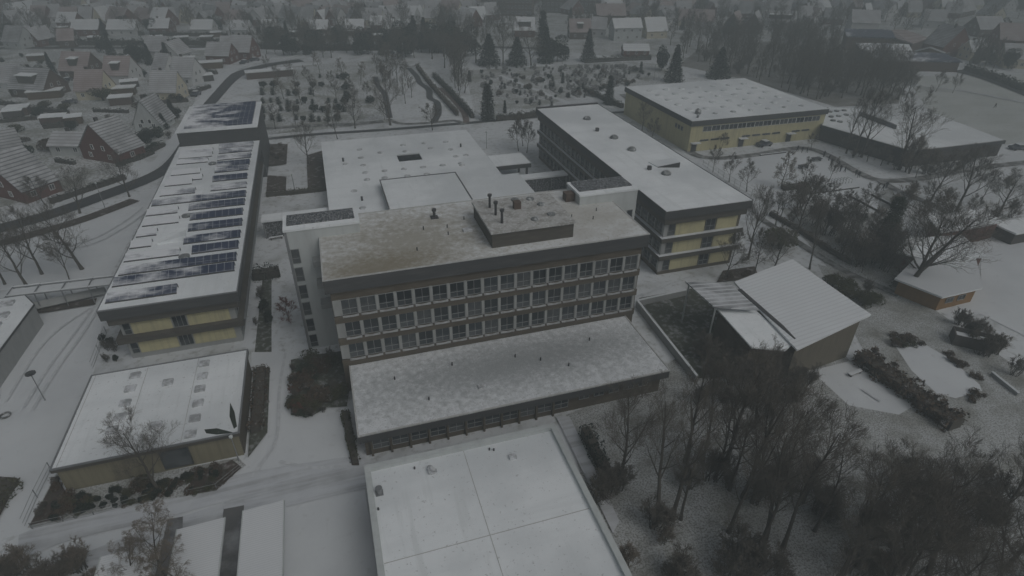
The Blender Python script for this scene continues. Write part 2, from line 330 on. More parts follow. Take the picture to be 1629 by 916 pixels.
# roads and paths
patch('car_park', [(40, 470), (60, 478)] and [(1560, 232), (1640, 238), (1640, 262), (1590, 252)], 'smooth_snow')
road = [(-60, 378), (0, 362), (70, 343), (150, 315), (230, 285), (262, 262), (290, 222), (312, 185), (335, 158), (372, 122), (420, 105), (480, 96)]
ribbon('pavement', [(x - 4, y - 9) for x, y in road], 3.0, 'smooth_snow', raised=.12)
ribbon('road', road, 5.6, 'asphalt')
ribbon('grass_verge', [(0, 388), (60, 371), (130, 350), (190, 328), (215, 318)], 3.0, 'soil')
ribbon('road', [(-40, 78), (80, 76), (250, 76), (420, 72), (640, 72), (900, 78)], 5.0, 'asphalt')
ribbon('access_road', [(418, 222), (500, 214), (620, 206), (740, 196), (860, 186), (1000, 178)], 2.0, 'asphalt')
ribbon('access_road', [(418, 205), (500, 200), (560, 198), (610, 193)], 2.5, 'path')
ribbon('park_path', [(618, 190), (640, 197), (690, 195), (722, 192), (740, 198)], 1.6, 'path')
ribbon('park_path', [(650, 108), (663, 122), (668, 132), (682, 143), (684, 156), (695, 163), (697, 180), (690, 194)], 2.1, 'asphalt')
ribbon('park_path', [(597, 122), (602, 138), (612, 150), (616, 168), (620, 188)], 1.8, 'asphalt')
ribbon('park_path', [(600, 96), (632, 102), (655, 106), (668, 100)], 1.2, 'path')
ribbon('park_path', [(700, 140), (720, 158), (738, 180), (742, 196)], 1.8, 'brick_path')
ribbon('cemetery_path', [(795, 120), (850, 142), (905, 165)], 1.8, 'smooth_snow')
ribbon('footpath', [(990, 150), (1040, 190), (1082, 226), (1105, 246), (1140, 252), (1200, 247), (1270, 236), (1310, 244), (1360, 272), (1400, 287), (1460, 285), (1540, 270), (1640, 258)], 2.4, 'path')
ribbon('footpath', [(1395, 285), (1430, 305), (1480, 325), (1530, 350)], 2.2, 'path')
ribbon('footpath', [(1205, 345), (1260, 380), (1310, 412), (1360, 440), (1430, 470)], 1.6, 'path')
ribbon('driveway', [(30, 872), (120, 838), (260, 806), (400, 770), (580, 742)], 3.2, 'slush')
ribbon('driveway', [(120, 905), (260, 850), (420, 800), (590, 760)], 2.6, 'slush')
for tr in ([(38, 650), (75, 590), (120, 530), (150, 488)], [(52, 654), (88, 594), (130, 535), (158, 490)], [(150, 488), (100, 520), (60, 560), (10, 640)], [(95, 395), (150, 380), (200, 352), (228, 330)], [(100, 400), (155, 386), (206, 358), (232, 338)],
           [(445, 735), (500, 745), (560, 742)], [(455, 560), (445, 620), (440, 700), (400, 760)], [(1100, 440), (1060, 455), (1020, 470)], [(1370, 620), (1400, 640)]):
    ribbon('track', tr, .35, 'track')
ribbon('field_path', [(1440, 135), (1520, 143), (1600, 158), (1660, 170)], 1.5, 'slush')
ribbon('road', [(1520, 112), (1560, 122), (1600, 136), (1660, 160)], 6, 'asphalt')
patch('side_path', [(884, 664), (906, 664), (985, 830), (975, 850)], 'slush')
# planting beds
patch('planting_bed', [(45, 842), (92, 752), (100, 785), (240, 756), (380, 730), (392, 742), (330, 786), (200, 806)], 'rough')
patch('planting_bed', [(300, 760), (370, 733), (385, 745), (345, 782), (308, 788)], 'soil')
patch('planting_bed', [(48, 838), (90, 760), (110, 790), (100, 825)], 'soil')
patch('planting_bed', [(463, 574), (500, 566), (545, 560), (558, 610), (552, 648), (520, 650), (496, 664), (463, 662), (466, 620)], 'darkgrass')
patch('planting_bed', [(404, 588), (430, 586), (426, 690), (395, 730), (400, 650)], 'darkgrass')
patch('planting_bed', [(543, 655), (556, 655), (572, 742), (560, 742)], 'soil')
patch('planting_bed', [(427, 230), (458, 230), (456, 262), (426, 266)], 'soil')
patch('planting_bed', [(426, 280), (456, 282), (455, 304), (424, 306)], 'soil')
patch('planting_bed', [(488, 248), (515, 240), (520, 300), (490, 300)], 'soil')
patch('planting_bed', [(1150, 432), (1200, 425), (1208, 445), (1140, 450)], 'soil')
patch('planting_bed', [(0, 760), (28, 762), (26, 775), (0, 826), (-50, 826)], 'soil')
patch('service_yard', [(268, 828), (292, 824), (288, 1000), (230, 1000)], 'gap')
patch('service_yard', [(357, 808), (389, 803), (385, 1000), (340, 1000)], 'gap')
patch('service_yard', [(357, 800), (389, 796), (389, 806), (357, 812)], 'slush')
patch('yard_edge', [(58, 492), (155, 476), (152, 486), (52, 502)], 'soil')
patch('courtyard', [(1016, 476), (1092, 462), (1150, 455), (1200, 500), (1190, 600), (1110, 604)], 'darkgrass')
patch('town_gardens', [(-60, -12), (1700, -12), (1700, 60), (1330, 90), (1080, 100), (900, 82), (420, 70), (-60, 72)], 'lawn', .0035)
patch('garden_path', [(405, 560), (418, 440), (432, 440), (432, 560)], 'darkgrass')

# ------------------------------------------------------------------ windows shared
_wmesh = {}; wrnd = random.Random(99)
def window_mesh(w_, h_, cols, rows, t=.06, fm='frame'):
    key = (round(w_, 2), round(h_, 2), cols, rows, fm)
    if key in _wmesh: return _wmesh[key]
    b = MB(); f = t
    b.box(-w_ / 2, w_ / 2, -.10, .0, -h_ / 2, -h_ / 2 + f); b.box(-w_ / 2, w_ / 2, -.10, .0, h_ / 2 - f, h_ / 2)
    b.box(-w_ / 2, -w_ / 2 + f, -.10, .0, -h_ / 2 + f, h_ / 2 - f); b.box(w_ / 2 - f, w_ / 2, -.10, .0, -h_ / 2 + f, h_ / 2 - f)
    for i in range(1, cols):
        x = -w_ / 2 + w_ * i / cols; b.box(x - f * .4, x + f * .4, -.085, .0, -h_ / 2 + f, h_ / 2 - f)
    for i in range(1, rows):
        z = -h_ / 2 + h_ * i / rows * (0.72 if rows == 2 else 1); b.box(-w_ / 2 + f, w_ / 2 - f, -.08, -.001, z - f * .4, z + f * .4)
    fr = bpy.data.meshes.new('window'); fr.from_pydata(b.v, [], b.f); fr.materials.append(M[fm])
    g = MB(); g.box(-w_ / 2 + f, w_ / 2 - f, -.04, -.005, -h_ / 2 + f, h_ / 2 - f)
    gm = []
    for mm in ('glass', 'glassC', 'glass', 'glassB', 'glassC'):
        q = bpy.data.meshes.new('pane'); q.from_pydata(g.v, [], g.f); q.materials.append(M[mm]); gm.append(q)
    _wmesh[key] = (fr, gm); return _wmesh[key]
def window(parent, x, y, z, w_, h_, face, cols=2, rows=1, pane=True, name='window', rel=False, white=False):
    """face: heading of the outward normal in degrees (-90 = towards -Y)"""
    fm, gm = window_mesh(w_, h_, cols, rows, .10 if rel else .06, 'frame_white' if (rel or white) else 'frame')
    o = bpy.data.objects.new(name, fm); COL.objects.link(o); o.parent = parent
    org = Vector((0, 0, 0)) if rel else ORG[parent.name]
    o.location = Vector((x, y, z)) - org; o.rotation_euler.z = R(face + 90)
    p = bpy.data.objects.new('pane', gm[wrnd.randrange(5)]); COL.objects.link(p); p.parent = o
    return o
def sill(parent, x0, x1, y, z):
    return MB().box(x0, x1, y - .28, y, z - .12, z).build('sill', M['smooth_snow'], parent)

# ------------------------------------------------------------------ main four-storey block
T = thing('school_block', (17, 66, 0), 'four-storey brown school block with rows of windows and thawing snow on its roof', 'building')
X0, X1, Y0, Y1, ZT = -3.1, 36.6, 58.2, 74.6, 16.5
b = MB(); b.box(X0 + .5, X1 - .5, Y0 + .55, Y1 - .3, 0, 14.65); b.build('wall', M['brown'], T)
b = MB(); b.box(X0, X1, Y0, Y1, 14.7, ZT - .12); b.build('fascia', M['fascia'], T)
b = MB(); b.m = 0; b.box(X0 + .12, X1 - .12, Y0 + .12, Y1 - .12, ZT - .118, ZT - .05)
rf = b.build('roof', M['roof_thaw'], T)
b = MB(); b.box(X0 - .03, X1 + .03, Y0 - .03, Y0 + .14, ZT - .119, ZT); b.box(X0 - .03, X0 + .14, Y0 + .14, Y1, ZT - .119, ZT); b.box(X1 - .14, X1 + .03, Y0 + .14, Y1, ZT - .119, ZT); b.box(X0 + .14, X1 - .14, Y1 - .14, Y1 + .03, ZT - .119, ZT)
b.build('roof_edge', M['curb'], rf)
for k, zt in enumerate((13.45, 10.35, 7.25)):
    n = 18; xs = X0 + 1.3; wd = (X1 - .9 - xs) / n
    for i in range(n + 1):
        x = xs + i * wd; MB().box(x - .16, x + .16, Y0 + .3, Y0 + .548, zt - 2.05, zt).build('pier', M['pier'], T)
    MB().box(X0 + .55, xs - .13, Y0 + .36, Y0 + .548, zt - 2.05, zt).build('end_panel', M['pier'], T)
    b = MB(); b.box(X0 + .5, X1 - .5, Y0 + .32, Y0 + .548, zt - 3.1, zt - 2.2); b.build('spandrel', M['brown'], T)
    for i in range(n):
        x = xs + (i + .5) * wd
        wn = window(T, x, Y0 + .5, zt - 1.02, wd - .33, 2.02, -90, 2, 2)
        s_ = MB(); x0 = x - wd / 2 + .14; x1 = x + wd / 2 - .14
        pts = []
        for j in range(7):
            t = j / 6; pts.append((x0 + (x1 - x0) * t, zt - 2.10 + .05 * math.cos(2 * math.pi * t)))
        for j in range(6):
            (a0, c0), (a1, c1) = pts[j], pts[j + 1]
            s_.prism([(a0, Y0 + .05), (a1, Y0 + .05), (a1, Y0 + .30), (a0, Y0 + .30)], zt - 2.24, [c0, c1, c1, c0])
        s_.build('sill', M['sill'], T)
# right end windows (narrow band) and drain pipes
for zt in (13.45, 10.35, 7.25):
    for j in range(3): window(T, X1 - .42, Y0 + 2.5 + j * 3, zt - 1, 1.6, 1.8, 0, 2, 2)
# rooftop plant room and its pipes
b = MB(); b.box(16.6, 27.0, 60.2, 69.2, ZT - .04, 18.35); pr = b.build('plant_room', M['fascia_brown'], T)
MB().box(16.4, 27.2, 60.0, 69.4, 18.352, 18.62).build('roof', M['roof_plant'], pr)
for (x, y) in ((18.2, 67.0), (18.3, 64.6), (18.4, 62.2)):
    MB().cyl(x, y, 18.62, 20.2, .16).cyl(x, y, 20.2, 20.45, .28).build('vent_pipe', M['darkmetal'], pr)
MB().box(21.0, 21.9, 65.4, 66.2, 18.62, 19.6).build('chimney', M['brownbrick'], pr)
for (x, y) in ((22.0, 68.3), (24.0, 68.0), (24.8, 66.0), (22.6, 62.0), (25.0, 62.8)):
    MB().tube([(x, y, 18.62), (x, y, 18.8), (x, y, 18.95)], [.55, .5, .1], 12).build('skylight', M['domedark'], pr)
b = MB(); b.cyl(11.6, 70.6, ZT - .05, 17.4, .18).cyl(11.6, 70.6, 17.4, 17.7, .3).box(11.1, 12.1, 70.1, 71.1, ZT - .05, ZT + .06); b.build('vent_pipe', M['darkmetal'], T)
b = MB(); b.box(30.1, 31.4, 70.3, 71.6, ZT - .05, 17.6); b.build('chimney', M['brownbrick'], T)
MB().box(14.3, 15.4, 65.2, 66.0, ZT - .05, ZT + .22).build('roof_hatch', M['dome'], T)
for (x, y) in ((9.6, 67.5), (12.6, 67.2), (12.3, 65.2), (7.9, 62.2), (29.0, 65.5), (31.5, 64.2), (33.0, 66.5), (15.2, 68.9)):
    MB().cyl(x, y, ZT - .05, ZT + .4, .07, 8).build('vent_pipe', M['darkmetal'], T)

def tower(label, x0, x1, y0, y1, zt, m, win=True, wall='white'):
    t = thing('stair_tower', ((x0 + x1) / 2, (y0 + y1) / 2, 0), label, 'tower')
    MB().box(x0, x1, y0, y1, 0, zt - .3).build('wall', M[wall], t)
    b = MB(); b.box(x0 - .1, x1 + .1, y0 - .1, y1 + .1, zt - .298, zt)
    rr = b.build('roof', M['roof_snow'], t)
    MB().box(x0 + .35, x1 - .45, y0 + 1.0, y1 - .3, zt + .002, zt + .16).build('glazing', M['darkglass'], rr)
    return t
T = tower('white concrete stair tower at the left end of the brown school block', -7.0, 1.9, 69.0, 73.2, 18.0, None)
for k in range(6):
    window(T, -6.2, 69.0, 14.3 - k * 2.6, 1.0, 2.0, -90, 1, 2)
MB().box(-7.05, -6.98 + .25, 68.9, 69.0, 0, 17.6).build('downpipe', M['metal'], T)
for k in range(3): MB().box(-4.3, -3.0, 67.4, 68.99, 13.2 - 3.1 * k, 13.9 - 3.1 * k).build('balcony', M['concrete'], T)
T = tower('white concrete stair tower between the brown school block and the long right wing', 31.5, 40.3, 68.8, 73.4, 18.0, None)
for k in range(3): window(T, 39.4, 68.8, 13.5 - 3.6 * k, .9, 2.6, -90, 1, 2)

# low long wing in front
T = thing('classroom_wing', (16.5, 52, 0), 'low long flat-roofed wing with gritty snow, in front of the four-storey block', 'building')
MB().box(-1.4, 34.4, 47.6, 58.7, 0, 2.8).build('wall', M['brown'], T)
MB().box(-1.9, 34.9, 46.7, 58.74, 2.8, 3.86).build('fascia', M['fascia'], T)
rf = MB().box(-1.8, 34.8, 46.8, 58.7, 3.862, 3.95).build('roof', M['roof_grit'], T)
MB().box(-1.95, 34.95, 46.6, 46.79, 3.863, 4.02).box(-1.97, -1.81, 46.8, 58.7, 3.863, 4.02).box(34.81, 34.97, 46.8, 58.7, 3.863, 4.02).build('roof_edge', M['curb'], rf)
for i in range(11):
    x = -.6 + i * 2.1
    window(T, x + .9, 47.58, 1.75, 1.8, 1.9, -90, 2, 2)
    MB().box(x - .25, x - .02, 47.25, 47.598, 0, 2.798).build('pier', M['brown'], T)
for i in range(5): window(T, 24.2 + i * 1.95, 47.58, 2.0, 1.3, 1.0, -90, 2, 1)
for (x, y, s_) in ((12.5, 50.4, .5),): MB().box(x - s_, x + s_, y - .3, y + .3, 3.95, 4.2).build('roof_hatch', M['dome'], T)
for (x, y) in ((3.0, 54.6), (6.2, 50.0), (10.0, 55.2), (17.8, 54.5), (20.6, 53.0), (23.5, 51.0), (28.0, 55.0)): MB().cyl(x, y, 3.95, 4.4, .09, 8).build('vent_pipe', M['darkmetal'], T)

# sports hall right under the camera with its parapet
T = thing('assembly_hall', (8, 30, 0), 'flat-roofed hall with a wide white parapet and roof vents, nearest at the bottom', 'building')
hx0, hx1, hy0, hy1, hz = -1.65, 18.0, 14.0, 41.6, 5.0
MB().box(hx0 + .2, hx1 - .2, hy0 + .2, hy1 - .2, 0, 4.2).build('wall', M['brownbrick'], T)
MB().box(hx0 + .02, hx1 - .02, hy0, hy1 - .02, 4.202, 4.42).build('fascia', M['fascia'], T)
rf = MB().box(hx0 + .55, hx1 - .55, hy0 + .6, hy1 - .55, 4.422, 4.55).build('roof', M['roof_snow'], T)
b = MB(); b.box(hx0, hx1, hy1 - .55, hy1, 4.423, hz); b.box(hx0, hx0 + .55, hy0, hy1 - .55, 4.423, hz); b.box(hx1 - .55, hx1, hy0, hy1 - .55, 4.423, hz)
b.build('parapet', M['white'], T)
b = MB(); b.box(8.03, 8.09, hy0 + 1, hy1 - .6, 4.551, 4.575); b.box(hx0 + .6, hx1 - .6, 31.0, 31.06, 4.5515, 4.576); b.build('roof_seam', M['curb'], rf)
b = MB(); b.cyl(-.6, 38.3, 4.55, 5.1, .24).cyl(-.6, 38.3, 5.1, 5.3, .32).box(-.95, -.25, 37.95, 38.65, 4.55, 4.62); b.build('vent_pipe', M['metal'], rf)
b = MB(); b.cyl(4.4, 39.6, 4.55, 5.0, .26).box(4.2, 5.0, 39.0, 39.4, 4.55, 4.8).tube([(4.4, 39.6, 5.0), (4.5, 39.4, 5.15), (4.75, 39.2, 4.85)], [.2, .2, .2], 8); b.build('vent_cowl', M['dome'], rf)
b = MB(); b.box(12.2, 12.9, 38.5, 39.0, 4.55, 4.85); b.build('vent_cowl', M['dome'], rf)
for (x, y) in ((3.0, 40.2), (10.6, 40.4), (-.9, 36.5), (11.0, 40.2)): MB().cyl(x, y, 4.55, 4.8, .09, 8).build('vent_pipe', M['darkmetal'], rf)

# low pavilion front left with skylights
T = thing('yellow_pavilion', (-22.6, 58.8, 0), 'single-storey yellow-walled pavilion with rows of roof skylights, front left', 'building')
MB().box(-31.0, -14.2, 51.6, 66.0, 0, 3.1).build('wall', M['yellow_old'], T)
MB().box(-31.3, -13.9, 51.3, 66.2, 3.1, 3.5).build('fascia', M['fascia_brown'], T)
rf = MB().box(-31.15, -14.05, 51.45, 66.05, 3.502, 3.58).build('roof', M['roof_snow'], T)
MB().box(-31.33, -13.87, 51.27, 51.44, 3.503, 3.66).box(-31.33, -31.16, 51.44, 66.05, 3.503, 3.66).box(-14.04, -13.87, 51.44, 66.05, 3.503, 3.66).box(-31.33, -13.87, 66.06, 66.23, 3.503, 3.66).build('roof_edge', M['metal'], rf)
for (px, py) in ((215, 597), (207, 618), (199, 641), (191, 663), (267, 608), (325, 578), (322, 598), (318, 618), (315, 641), (310, 665), (248, 676), (303, 690), (178, 684)):
    p = at(px, py, 3.7); b = MB()
    b.prism([(p.x - .55, p.y - .5), (p.x + .55, p.y - .5), (p.x + .55, p.y + .5), (p.x - .55, p.y + .5)], 3.58, 3.8)
    b.prism([(p.x - .48, p.y - .42), (p.x + .48, p.y - .42), (p.x + .48, p.y + .42), (p.x - .48, p.y + .42)], 3.8, 3.9)
    b.build('skylight', M['dome'], T)
for pl in (((366, 640), (373, 655), (377, 678), (372, 682), (365, 662)), ((325, 683), (345, 681), (372, 688), (345, 691), (328, 689))):
    MB().prism([tuple(at(x, y, 3.6).xy) for x, y in pl], 3.5815, 3.60).build('bare_patch', M['leaf_dark'], rf)
dr = MB().box(-21.9, -19.1, 51.48, 51.598, .3, 2.9).build('window', M['darkmetal'], T); MB().box(-21.8, -19.2, 51.44, 51.478, .5, 2.8).build('pane', M['glass'], dr); MB().box(-14.199, -14.1, 51.8, 65.8, 0, 3.098).build('side_cladding', M['brown'], T)
b = MB()
for i in range(3): b.box(-30.8 + 5.6 * i, -30.75 + 5.6 * i, 51.5, 66, 3.582, 3.60)
b.build('roof_seam', M['curb'], rf)

# left two-storey wing with solar rows
T = thing('solar_wing', (-22.6, 104, 0), 'long two-storey yellow-panelled school wing with rows of solar panels on its snowy roof', 'building')
lx0, lx1, ly0, ly1 = -30.7, -14.55, 72.5, 136.8
MB().box(lx0 + 1.3, lx1 - 1.1, ly0 + 1.1, ly1, 0, 6.0).build('wall', M['concrete'], T)
MB().box(lx0, lx1, ly0, ly1, 7.0, 8.4).build('fascia', M['fascia'], T)
MB().box(lx0 + .45, lx1 - .4, ly0 + .4, ly1 - .1, 5.9, 6.998).build('upper_band', M['fascia_brown'], T)
MB().box(lx0 + .6, lx1 - .3, ly0 + .3, ly1 - .1, 2.9, 3.8).build('ledge', M['fascia_brown'], T)
rf = MB().box(lx0 + .1, lx1 - .1, ly0 + .1, ly1 - .1, 8.402, 8.5).build('roof', M['roof_snow'], T)
MB().box(lx0 - .03, lx0 + .09, ly0, ly1, 8.403, 8.56).box(lx1 - .09, lx1 + .03, ly0, ly1, 8.403, 8.56).box(lx0 + .09, lx1 - .09, ly0 - .03, ly0 + .09, 8.403, 8.56).build('roof_edge', M['metal'], rf)
for z0 in (3.82, .75):
    for (a, c) in ((2.6, 7.2), (9.2, 14.3)):
        MB().box(lx0 + a, lx0 + c, ly0 + 1.0, ly0 + 1.098, z0, z0 + 2.05).build('wall_panel', M['yellow'], T)
    window(T, lx0 + 8.2, ly0 + 1.1, z0 + 1.03, 1.7, 2.0, -90, 3, 1)
    window(T, lx0 + 2.05, ly0 + 1.1, z0 + 1.03, .9, 2.0, -90, 1, 2)
for k in range(2):
    for i in range(20): window(T, lx1 - 1.1, ly0 + 3 + i * 3.1, 4.9 - 3.05 * k, 2.3, 1.7, 0, 2, 1)
MB().box(lx1 - .29, lx1 - .05, ly0 + 1, ly1 - 2, 3.5, 3.7).build('gutter', M['metal'], T)
# panel rows (near edge pixel left, right, state)
rows = [((168, 480), (280, 466), 'solar_clear'), ((180, 452), (372, 432), 'solar_clear'), ((188, 438), (376, 412), 'solar_half'),
        ((198, 414), (284, 406), 'solar_snow'), ((305, 402), (379, 394), 'solar_half'), ((206, 395), (240, 390), 'solar_snow'), ((292, 386), (382, 377), 'solar_half'),
        ((217, 376), (248, 373), 'solar_snow'), ((299, 367), (385, 357), 'solar_clear'), ((226, 360), (284, 352), 'solar_snow'), ((302, 349), (386, 340), 'solar_clear'),
        ((232, 343), (282, 337), 'solar_snow'), ((300, 333), (389, 325), 'solar_half'), ((241, 327), (391, 311), 'solar_half'),
        ((254, 312), (310, 305), 'solar_snow'), ((335, 303), (392, 297), 'solar_snow'), ((262, 296), (305, 291), 'solar_snow'), ((338, 288), (393, 283), 'solar_half'),
        ((268, 289), (321, 284), 'solar_snow'), ((272, 279), (318, 274), 'solar_snow'), ((341, 275), (395, 268), 'solar_snow'), ((281, 261), (330, 257), 'solar_snow'),
        ((345, 265), (397, 260), 'solar_half'), ((284, 252), (337, 248), 'solar_snow'), ((346, 254), (399, 250), 'solar_snow'), ((286, 245), (338, 240), 'solar_snow'), ((348, 244), (401, 239), 'solar_snow'), ((348, 236), (403, 231), 'solar_snow')]
for (a, c, m) in rows:
    p = at(a[0], a[1], 8.6); q = at(c[0], c[1], 8.6); y = (p.y + q.y) / 2; d = 1.55
    vs = [(p.x, y, 8.52), (q.x, y, 8.52), (q.x, y + d, 9.0), (p.x, y + d, 9.0), (p.x, y, 8.60), (q.x, y, 8.60), (q.x, y + d, 9.08), (p.x, y + d, 9.08)]
    b = MB(); b.add(vs, [(0, 3, 2, 1), (4, 5, 6, 7), (0, 1, 5, 4), (1, 2, 6, 5), (2, 3, 7, 6), (3, 0, 4, 7)])
    b.build('solar_panel_row', M[m], T)
    b = MB()
    k = max(2, int((q.x - p.x) / 2.2))
    for i in range(k + 1):
        x = p.x + (q.x - p.x) * i / k; b.box(x - .04, x + .04, y + d - .1, y + d - .02, 8.5, 8.99); b.box(x - .04, x + .04, y - .25, y + .1, 8.5, 8.55)
    b.box(p.x, q.x, y - .22, y - .02, 8.5, 8.62)  # dark strip standing in for the shadow along the panels' lower edge
    b.build('panel_rack_and_shadow', M['darkmetal'], T)
for (px, py) in ((338, 260), (297, 343), (293, 408)):
    p = at(px, py, 8.6); MB().cyl(p.x, p.y, 8.5, 8.75, .75, 16).cyl(p.x, p.y, 8.75, 8.95, .68, 16, .2).build('skylight', M['domedark'], T)
p = at(268, 380, 8.5)
MB().prism([(p.x - 1.3, p.y - 1.5), (p.x + 2.6, p.y - 1.2), (p.x + 2.2, p.y + 2.2), (p.x - .6, p.y + 2.4)], 8.5, [8.7, 9.3, 8.8, 8.7]).build('roof_hatch', M['roof_snow'], T)
# penthouse at the far end
ph = MB().box(-30.4, -14.7, 137.0, 157.6, 0, 11.3).build('stair_head', M['fascia'], T)
MB().box(-30.6, -14.5, 136.82, 157.8, 11.302, 11.5).build('roof', M['roof_snow'], ph)
for j in range(7):
    for i in range(1):
        y = 139.0 + j * 2.55
        b = MB(); b.add([(-29.2, y, 11.55), (-15.6, y, 11.55), (-15.6, y + 2.1, 12.1), (-29.2, y + 2.1, 12.1)], [(0, 1, 2, 3)])
        b.add([(-29.2, y, 11.50), (-15.6, y, 11.50), (-15.6, y + 2.1, 12.04), (-29.2, y + 2.1, 12.04)], [(3, 2, 1, 0)])
        b.build('solar_panel_row', M['solar_half'], T)

# flat one-storey building behind the main block
T = thing('flat_school_hall', (16, 121, 0), 'very wide low flat-roofed building with a raised centre, behind the four-storey block', 'building')
hole = (9.9, 16.6, 122.6, 125.6)
p = at(635, 257, 4.5); q = at(672, 253, 4.5); hx_0, hx_1 = p.x, q.x; hy_0 = p.y; hy_1 = p.y + 4.6
fx0, fx1, fy0, fy1 = -1.8, 33.0, 98.3, 144.2
wl = MB()
for (a, c, d, e) in ((fx0, hx_0, fy0, fy1), (hx_1, fx1, fy0, fy1), (hx_0, hx_1, fy0, hy_0), (hx_0, hx_1, hy_1, fy1)):
    wl.box(a, c, d, e, 0, 4.2)
wl.build('wall', M['darkbrick'], T)
MB().box(hx_0 + .02, hx_1 - .02, hy_1 - .12, hy_1 - .02, 0, 4.15).box(hx_0 + .02, hx_0 + .1, hy_0, hy_1 - .14, 0, 4.15).build('dark_side_panel', M['glassC'], T)  # dark panels put the shade inside the roof opening into colour
rf = MB()
for (a, c, d, e) in ((fx0 - .3, hx_0, fy0 - .3, fy1 + .3), (hx_1, fx1 + .3, fy0 - .3, fy1 + .3), (hx_0, hx_1, fy0 - .3, hy_0), (hx_0, hx_1, hy_1, fy1 + .3)):
    rf.box(a, c, d, e, 4.202, 4.5)
rf = rf.build('roof', M['roof_snow'], T)
MB().box(33.302, 36.5, 98.0, 112, 0, 4.1).build('wall', M['darkbrick'], T)
MB().box(33.304, 36.8, 98.0, 112.3, 4.102, 4.498).build('roof', M['roof_snow'], T)
MB().box(8.4, 23.2, 98.5, 112.4, 4.502, 5.7).build('clerestory', M['darkbrick'], T)
rr_ = MB().box(8.2, 23.4, 98.3, 112.6, 5.702, 5.95).build('raised_roof', M['roof_snow'], T)
MB().box(8.12, 8.3, 98.3, 112.7, 5.953, 6.06).box(23.3, 23.48, 98.3, 112.7, 5.953, 6.06).box(8.3, 23.3, 112.5, 112.68, 5.954, 6.06).build('roof_edge', M['darkmetal'], rr_)
for (px, py) in ((572, 237), (605, 242), (645, 240), (685, 235), (675, 227), (641, 230), (717, 237), (574, 250), (578, 262), (581, 274), (612, 271), (643, 268), (673, 265), (704, 262), (735, 262), (725, 248), (741, 246), (733, 259), (584, 285), (612, 282), (648, 279), (679, 276), (563, 303), (577, 330), (709, 225), (550, 260)):
    p = at(px, py, 4.6); MB().tube([(p.x, p.y, 4.5), (p.x, p.y, 4.62), (p.x, p.y, 4.72)], [.7, .6, .15], 12).build('skylight', M['dome'], T)
for (px, py) in ((546, 256), (733, 233), (576, 318)): 
    p = at(px, py, 4.6); MB().cyl(p.x, p.y, 4.5, 5.3, .2, 8).build('vent_pipe', M['darkmetal'], T)
T = thing('entrance_canopy', (37, 121, 0), 'thick snow-topped canopy slab at the back right corner of the wide low building', 'canopy')
MB().box(33.4, 41.5, 117.5, 124.6, 3.4, 4.3).build('fascia', M['fascia'], T)
MB().box(33.4, 41.4, 117.6, 124.5, 4.302, 4.42).build('roof', M['roof_snow'], T)
for (x, y) in ((34.2, 118.2), (40.6, 118.2), (34.2, 123.8), (40.6, 123.8)): MB().box(x, x + .4, y, y + .4, 0, 3.4).build('post', M['darkmetal'], T)
def walkway(label, x0, x1, y0, y1, z=3.0):
    t = thing('covered_walkway', ((x0 + x1) / 2, (y0 + y1) / 2, 0), label, 'walkway')
    MB().box(x0, x1, y0, y1, z, z + .35).build('roof', M['roof_snow'], t)
    MB().box(x0 + .2, x1 - .2, y0 + .3, y0 + .5, 0, z - .002).build('dark_side_panel', M['darkglass'], t)  # dark upright panel along the near side, below the roof slab
    n = max(2, int((x1 - x0) / 3))
    for i in range(n + 1):
        x = x0 + .15 + (x1 - x0 - .5) * i / n; MB().box(x, x + .2, y0 + .05, y0 + .25, 0, z).build('post', M['metal'], t)
    return t
walkway('snowy covered walkway linking the solar wing to the wide low building', -14.0, -2.2, 104.8, 107.6, 3.3)
walkway('snowy covered walkway linking the wide low building to the long right wing', 36.9, 47.8, 111.5, 114.0, 3.0)

# right three-storey wing
T = thing('right_wing', (55.5, 102, 0), 'long three-storey school wing with yellow end panels and round roof domes, right of centre', 'building')
rx0, rx1, ry0, ry1, rz_ = 47.5, 63.3, 72.0, 132.3, 12.0
MB().box(rx0 + .9, rx1 - .9, ry0 + 1.0, ry1 - .6, 0, 9.6).build('wall', M['brown'], T)
MB().box(rx0, rx1, ry0, ry1, 10.6, rz_ - .1).build('fascia', M['fascia'], T)
MB().box(rx0 + .4, rx1 - .4, ry0 + .35, ry1 - .4, 9.45, 10.598).build('upper_band', M['fascia_brown'], T)
rf = MB().box(rx0 + .1, rx1 - .1, ry0 + .1, ry1 - .1, rz_ - .098, rz_).build('roof', M['roof_snow'], T)
b = MB()
b.box(rx0 - .02, rx0 + .09, ry0, ry1, rz_ - .099, rz_ + .06).box(rx1 - .09, rx1 + .02, ry0, ry1, rz_ - .099, rz_ + .06).box(rx0 + .09, rx1 - .09, ry1 - .6, ry1, rz_ + .002, rz_ + .3).build('roof_edge', M['darkmetal'], rf)
